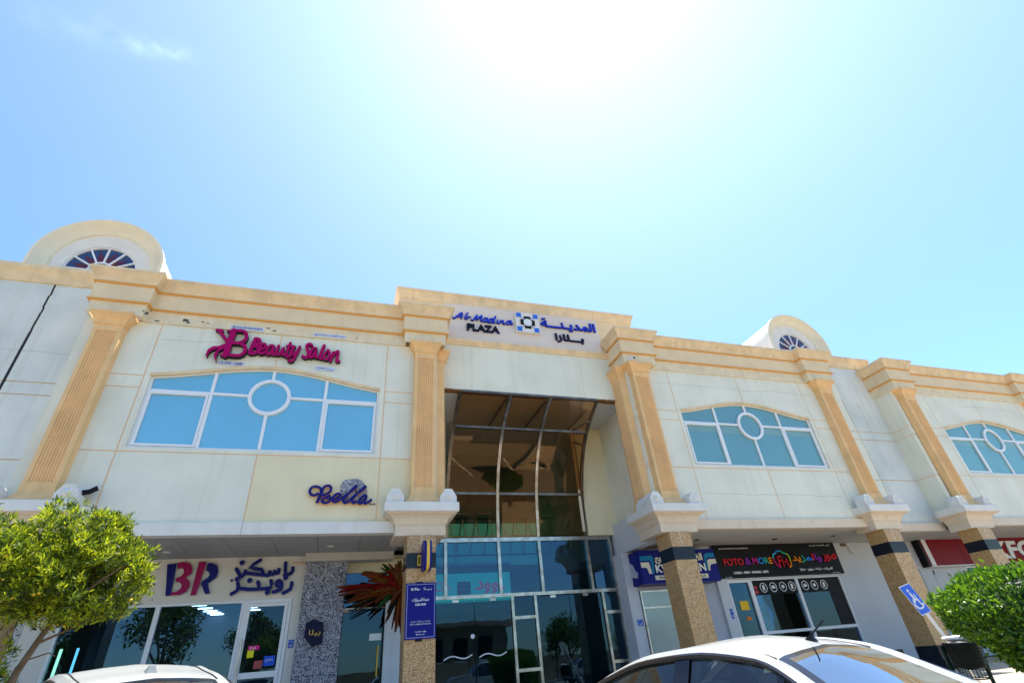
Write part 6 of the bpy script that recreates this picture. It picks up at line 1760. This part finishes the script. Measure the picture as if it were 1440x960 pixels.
LOBES = [((-2.394, -6.673, 2.71), (0.391, 0.473, 0.29)), ((-2.035, -6.673, 2.571), (0.328, 0.391, 0.265)), ((-1.89, -6.704, 2.413), (0.189, 0.284, 0.202)), ((-2.759, -6.798, 2.539), (0.347, 0.41, 0.328)),
         ((-2.287, -6.798, 2.357), (0.347, 0.378, 0.189)), ((-2.192, -6.578, 2.886), (0.22, 0.284, 0.139)), ((-2.602, -6.641, 2.861), (0.189, 0.252, 0.151)), ((-2.98, -6.83, 2.193), (0.22, 0.252, 0.284)), ((-1.972, -6.704, 2.206), (0.189, 0.189, 0.101)), ((-2.64, -6.80, 1.82), (0.20, 0.22, 0.30)), ((-2.70, -6.80, 1.45), (0.20, 0.22, 0.26)), ((-2.30, -6.72, 2.18), (0.26, 0.3, 0.13)),
         ((-2.098, -6.641, 2.773), (0.139, 0.158, 0.126)), ((-1.783, -6.736, 2.47), (0.095, 0.126, 0.101))]
shoots = []; outw = []
for c, r in LOBES:
    k = int(5600 * (r[0] * r[1] + r[1] * r[2] + r[0] * r[2]) / 3 * 1.25)
    d = unit(rng.normal(size=(k, 3))); rad_ = rng.uniform(0.35, 1.0, size=(k, 1)) ** 0.6
    rad_ *= 1 + 0.34 * np.sin(5 * d[:, :1] + 3 * d[:, 2:3]) + rng.normal(scale=0.17, size=(k, 1))
    shoots.append(np.array(c) + d * np.array(r) * rad_); outw.append(d)
shoots = np.concatenate(shoots); outw = np.concatenate(outw)
# open gaps
gp = np.sin(shoots[:, 0] * 6.1 + 1.0) * np.sin(shoots[:, 1] * 5.3) * np.sin(shoots[:, 2] * 7.0 + 0.6)
keep = gp > -0.33
shoots, outw = shoots[keep], outw[keep]
per = 11
C = np.repeat(shoots, per, 0) + rng.normal(scale=0.022, size=(len(shoots) * per, 3)) * 0.7
D = unit(np.repeat(outw * 0.45 + np.array([0, 0, 0.55]), per, 0) + rng.normal(scale=0.55, size=(len(C), 3)))
n_ = len(C)
pick = np.repeat(rng.random(len(shoots)), per) + rng.normal(scale=0.15, size=n_)
mi = np.where(pick > 0.60, 0, np.where(pick > 0.25, 1, 2))
leaf_mesh('crown', C, D, rng.uniform(0.038, 0.070, n_), rng.uniform(0.0095, 0.016, n_), [LEAFA, LEAFB, LEAFC], lt, mi)
fl = MB()
for k in rng.choice(len(shoots), 190, replace=False):
    p = shoots[k] + outw[k] * 0.035; r = random.uniform(0.009, 0.017)
    fl.add([(p[0] + r, p[1], p[2]), (p[0] - r, p[1], p[2]), (p[0], p[1] + r, p[2]), (p[0], p[1] - r, p[2]), (p[0], p[1], p[2] + r), (p[0], p[1], p[2] - r)],
           [(0, 2, 4), (2, 1, 4), (1, 3, 4), (3, 0, 4), (2, 0, 5), (1, 2, 5), (3, 1, 5), (0, 3, 5)])
fo_ = fl.build('blossom', FLOWER, lt); fo_['kind'] = 'stuff'
# --- clipped hedge at the right
hg = thing('clipped_hedge', (8.35, -8.45, 0.0), 'clipped bright green round cornered hedge at the right edge of the picture', 'hedge')
hc = np.array([8.32, -8.42, 1.28]); a1_ = np.array([0.6, -0.8, 0]); a2_ = np.array([0.8, 0.6, 0]); a3_ = np.array([0, 0, 1.0])
ex_ = (1.62, 0.85, 0.74)
def superq(d, p=4.0):
    return d / (np.sum(np.abs(d) ** p, axis=1, keepdims=True) ** (1 / p))
k = 46000
d = unit(rng.normal(size=(k, 3))); q = superq(d)
q *= rng.uniform(0.87, 1.0, size=(k, 1)) * (1 + 0.035 * np.sin(9 * q[:, :1] + 4 * q[:, 1:2]) + 0.03 * np.sin(13 * q[:, 2:3] + 7 * q[:, :1]))
lowcut = 1.0 + 0.0 * q[:, :1]
P_ = hc + q[:, :1] * ex_[0] * a1_ + q[:, 1:2] * ex_[1] * a2_ + q[:, 2:3] * ex_[2] * a3_
# lower part narrows towards the stems
under = np.clip((0.45 - q[:, 2:3]), 0, 1.4)
P_ += a1_ * under ** 1.1 * 0.74 * (0.5 - 0.5 * q[:, :1])
Nn = unit(q[:, :1] / ex_[0] * a1_ + q[:, 1:2] / ex_[1] * a2_ + q[:, 2:3] / ex_[2] * a3_)
D = unit(Nn * 0.6 + rng.normal(scale=0.6, size=(k, 3)) + np.array([0, 0, 0.25]))
pk = rng.random(k)
mi = np.where(pk > 0.58, 0, np.where(pk > 0.2, 1, 2))
leaf_mesh('foliage', P_, D, rng.uniform(0.045, 0.085, k), rng.uniform(0.022, 0.037, k), [HEDA, HEDB, HEDC], hg, mi, curl=0.2)
# a few loose sprigs breaking the outline
sp = rng.choice(k, 260, replace=False)
C = np.repeat(P_[sp] + Nn[sp] * 0.05, 5, 0) + rng.normal(scale=0.03, size=(1300, 3))
D = unit(np.repeat(Nn[sp], 5, 0) + rng.normal(scale=0.5, size=(1300, 3)))
leaf_mesh('sprig', C, D, rng.uniform(0.05, 0.09, 1300), rng.uniform(0.024, 0.038, 1300), [HEDA, HEDB], hg, (rng.random(1300) > 0.6).astype(int), curl=0.2)['kind'] = 'stuff'
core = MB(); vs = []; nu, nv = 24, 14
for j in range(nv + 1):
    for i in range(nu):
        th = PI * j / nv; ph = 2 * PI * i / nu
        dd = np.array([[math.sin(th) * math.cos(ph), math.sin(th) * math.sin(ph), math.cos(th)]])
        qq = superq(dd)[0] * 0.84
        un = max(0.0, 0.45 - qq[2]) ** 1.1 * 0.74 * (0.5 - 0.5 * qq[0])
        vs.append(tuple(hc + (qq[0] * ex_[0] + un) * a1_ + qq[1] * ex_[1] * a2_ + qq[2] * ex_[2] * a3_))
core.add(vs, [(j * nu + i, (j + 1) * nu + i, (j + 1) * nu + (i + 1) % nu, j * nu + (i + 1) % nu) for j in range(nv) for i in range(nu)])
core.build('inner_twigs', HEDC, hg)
for t in (-0.55, -0.2, 0.2, 0.6, 1.0):
    b = Vector(hc + a1_ * t); 
    MB().tube([(b.x, b.y, 0.0), (b.x + 0.04, b.y + 0.03, 0.5), (b.x - 0.05, b.y, 1.1)], [0.03, 0.025, 0.018], n=6).build('stem', BARK, hg)
for t in (-0.35, 0.0, 0.4):
    b = Vector(hc + a1_ * t)
    MB().tube([(b.x, b.y, 0.55), (b.x - 0.25, b.y + 0.1, 0.85), (b.x - 0.45, b.y + 0.25, 1.2)], [0.014, 0.012, 0.008], n=5).build('stem', BARK, hg)

# ================================================================== ACROSS THE ROAD (seen only as reflections in the glass)
def street_tree(loc, h, r, label, seed):
    t = thing('street_tree', loc, label, 'tree', 'trees across the road reflected in the shop glass')
    g = np.random.default_rng(seed)
    x, y, z = loc
    MB().tube([(x, y, 0), (x + 0.1, y, h * 0.3), (x - 0.05, y + 0.1, h * 0.62)], [0.18, 0.13, 0.06], n=8).build('trunk', BARK, t)
    for k in range(4):
        a = k * 1.7
        MB().tube([(x, y, h * 0.35), (x + r * 0.4 * math.cos(a), y + r * 0.4 * math.sin(a), h * 0.55), (x + r * 0.7 * math.cos(a), y + r * 0.7 * math.sin(a), h * 0.75)], [0.08, 0.05, 0.02], n=6).build('limb', BARK, t)
    cs = []
    for k in range(16):
        d_ = unit(g.normal(size=3)); cc = np.array([x, y, h * 0.68]) + d_ * np.array([r, r, h * 0.28]) * g.uniform(0.3, 0.85)
        cs.append(cc + unit(g.normal(size=(260, 3))) * g.uniform(0.2, 1, size=(260, 1)) * r * 0.38)
    cs = np.concatenate(cs); k = len(cs)
    leaf_mesh('crown', cs, unit(g.normal(size=(k, 3))), g.uniform(0.2, 0.34, k), g.uniform(0.10, 0.16, k), [LEAFB, LEAFC], t, (g.random(k) > 0.5).astype(int))
street_tree((-9.5, -21.5, 0), 7.5, 2.6, 'tall dark tree reflected in the ice cream shop windows', 1)
street_tree((-5.0, -26.5, 0), 6.0, 2.2, 'lower bushy tree reflected right of the tall dark one in the ice cream shop glass', 2)
street_tree((19.0, -27, 0), 4.6, 2.3, 'round green tree reflected in the right entrance doors', 3)
street_tree((25.0, -26, 0), 4.2, 2.2, 'green tree reflected in the photo shop glass', 4)
street_tree((32.0, -28, 0), 4.8, 2.4, 'broad green tree reflected at the right of the photo shop glass', 5)
vl = thing('villa', (13, -44, 0), 'tan flat roofed villa reflected in the entrance doors', 'house')
MB().box(6, 18, -50, -42, 0, 5.2).build('wall', VILLA, vl)
MB().box(5.4, 18.6, -50.6, -41.2, 5.2, 5.6).build('roof', flat('villa_roof', (0.30, 0.24, 0.18)), vl)
for x in (7.5, 10.2, 12.9, 15.6):
    w_ = MB().box(x - 0.7, x + 0.7, -42.0, -41.95, 2.2, 4.2).build('window', BLACK, vl)
    MB().box(x - 0.8, x + 0.8, -41.98, -41.85, 2.05, 2.2).build('sill', LEDGE, w_)
gw = thing('boundary_wall', (6, -32, 0), 'long sandy boundary wall reflected low in the shop glass', 'wall')
for k in range(26):
    x = -40 + k * 4
    MB().box(x + 0.01, x + 3.6, -32, -31.8, 0, 1.9).build('wall_bay', VILLA, gw)
    MB().box(x + 3.61, x + 4.0, -32.1, -31.7, 0, 2.15).build('pier', VILLA, gw)
street_tree((-2.2, -23.5, 0), 6.4, 2.0, 'slim dark tree reflected beside the ice cream shop door', 7)
street_tree((-15.5, -24.0, 0), 7.0, 2.6, 'dark tree reflected in the far left ice cream shop window', 8)
make_car((9.5, -19.5, 0.012), R(90), 'white crossover car reflected low in the entrance doors', SUV, ('fin', -1.22))
make_car((17.5, -19.8, 0.012), R(-90), 'white saloon car reflected low in the photo shop glass', SEDAN, ('rod', -0.82))
# ================================================================== WEAR ON THE WALLS
PEEL = flat('peeled_plaster', (0.10, 0.10, 0.085), 0.9)
def flake(x, z, w, h, y, seed):
    g = random.Random(seed); po = []
    for k in range(11):
        t = 2 * PI * k / 11; r = g.uniform(0.45, 1.0)
        po.append((x + w * r * math.cos(t), z + h * r * math.sin(t)))
    return MB().prism(po, y - 0.0015, y + 0.001).build('peeled_patch', PEEL, plaza)
for i, (x, z, w, h) in enumerate([(-5.30, 9.60, 0.05, 0.07), (-5.22, 9.70, 0.025, 0.04), (-5.12, 9.56, 0.07, 0.03), (-4.50, 9.66, 0.12, 0.07), (-4.42, 9.60, 0.06, 0.04), (-4.10, 9.66, 0.04, 0.025), (-3.98, 9.64, 0.05, 0.02), (-2.52, 9.66, 0.10, 0.035), (-2.36, 9.60, 0.08, 0.03), (-0.2, 9.60, 0.05, 0.02), (-5.38, 9.66, 0.03, 0.03)]):
    flake(x, z, w, h, -0.045 if x > -5.2 else -0.295, i)
CRK = flat('crack_grey', (0.33, 0.33, 0.30), 0.9)
def crack(x0, x1, z, seed, y=-0.0005):
    g = random.Random(seed); pts = []; x = x0; zz = z
    while x < x1:
        pts.append((x, zz)); x += g.uniform(0.12, 0.4); zz += g.uniform(-0.03, 0.03)
    MB().ribbon(pts, 0.007, y - 0.001, y, smooth=1, step=0.0).build('hairline_crack', CRK, plaza)
crack(9.4, 16.2, 9.02, 3); crack(10.2, 15.6, 5.35, 4); crack(24.0, 27.6, 9.05, 5); crack(-4.9, -2.4, 9.05, 6)
crack(17.3, 18.5, 9.0, 8, RY - 0.0005); crack(-11, -6.8, 8.85, 9, RY - 0.0005)
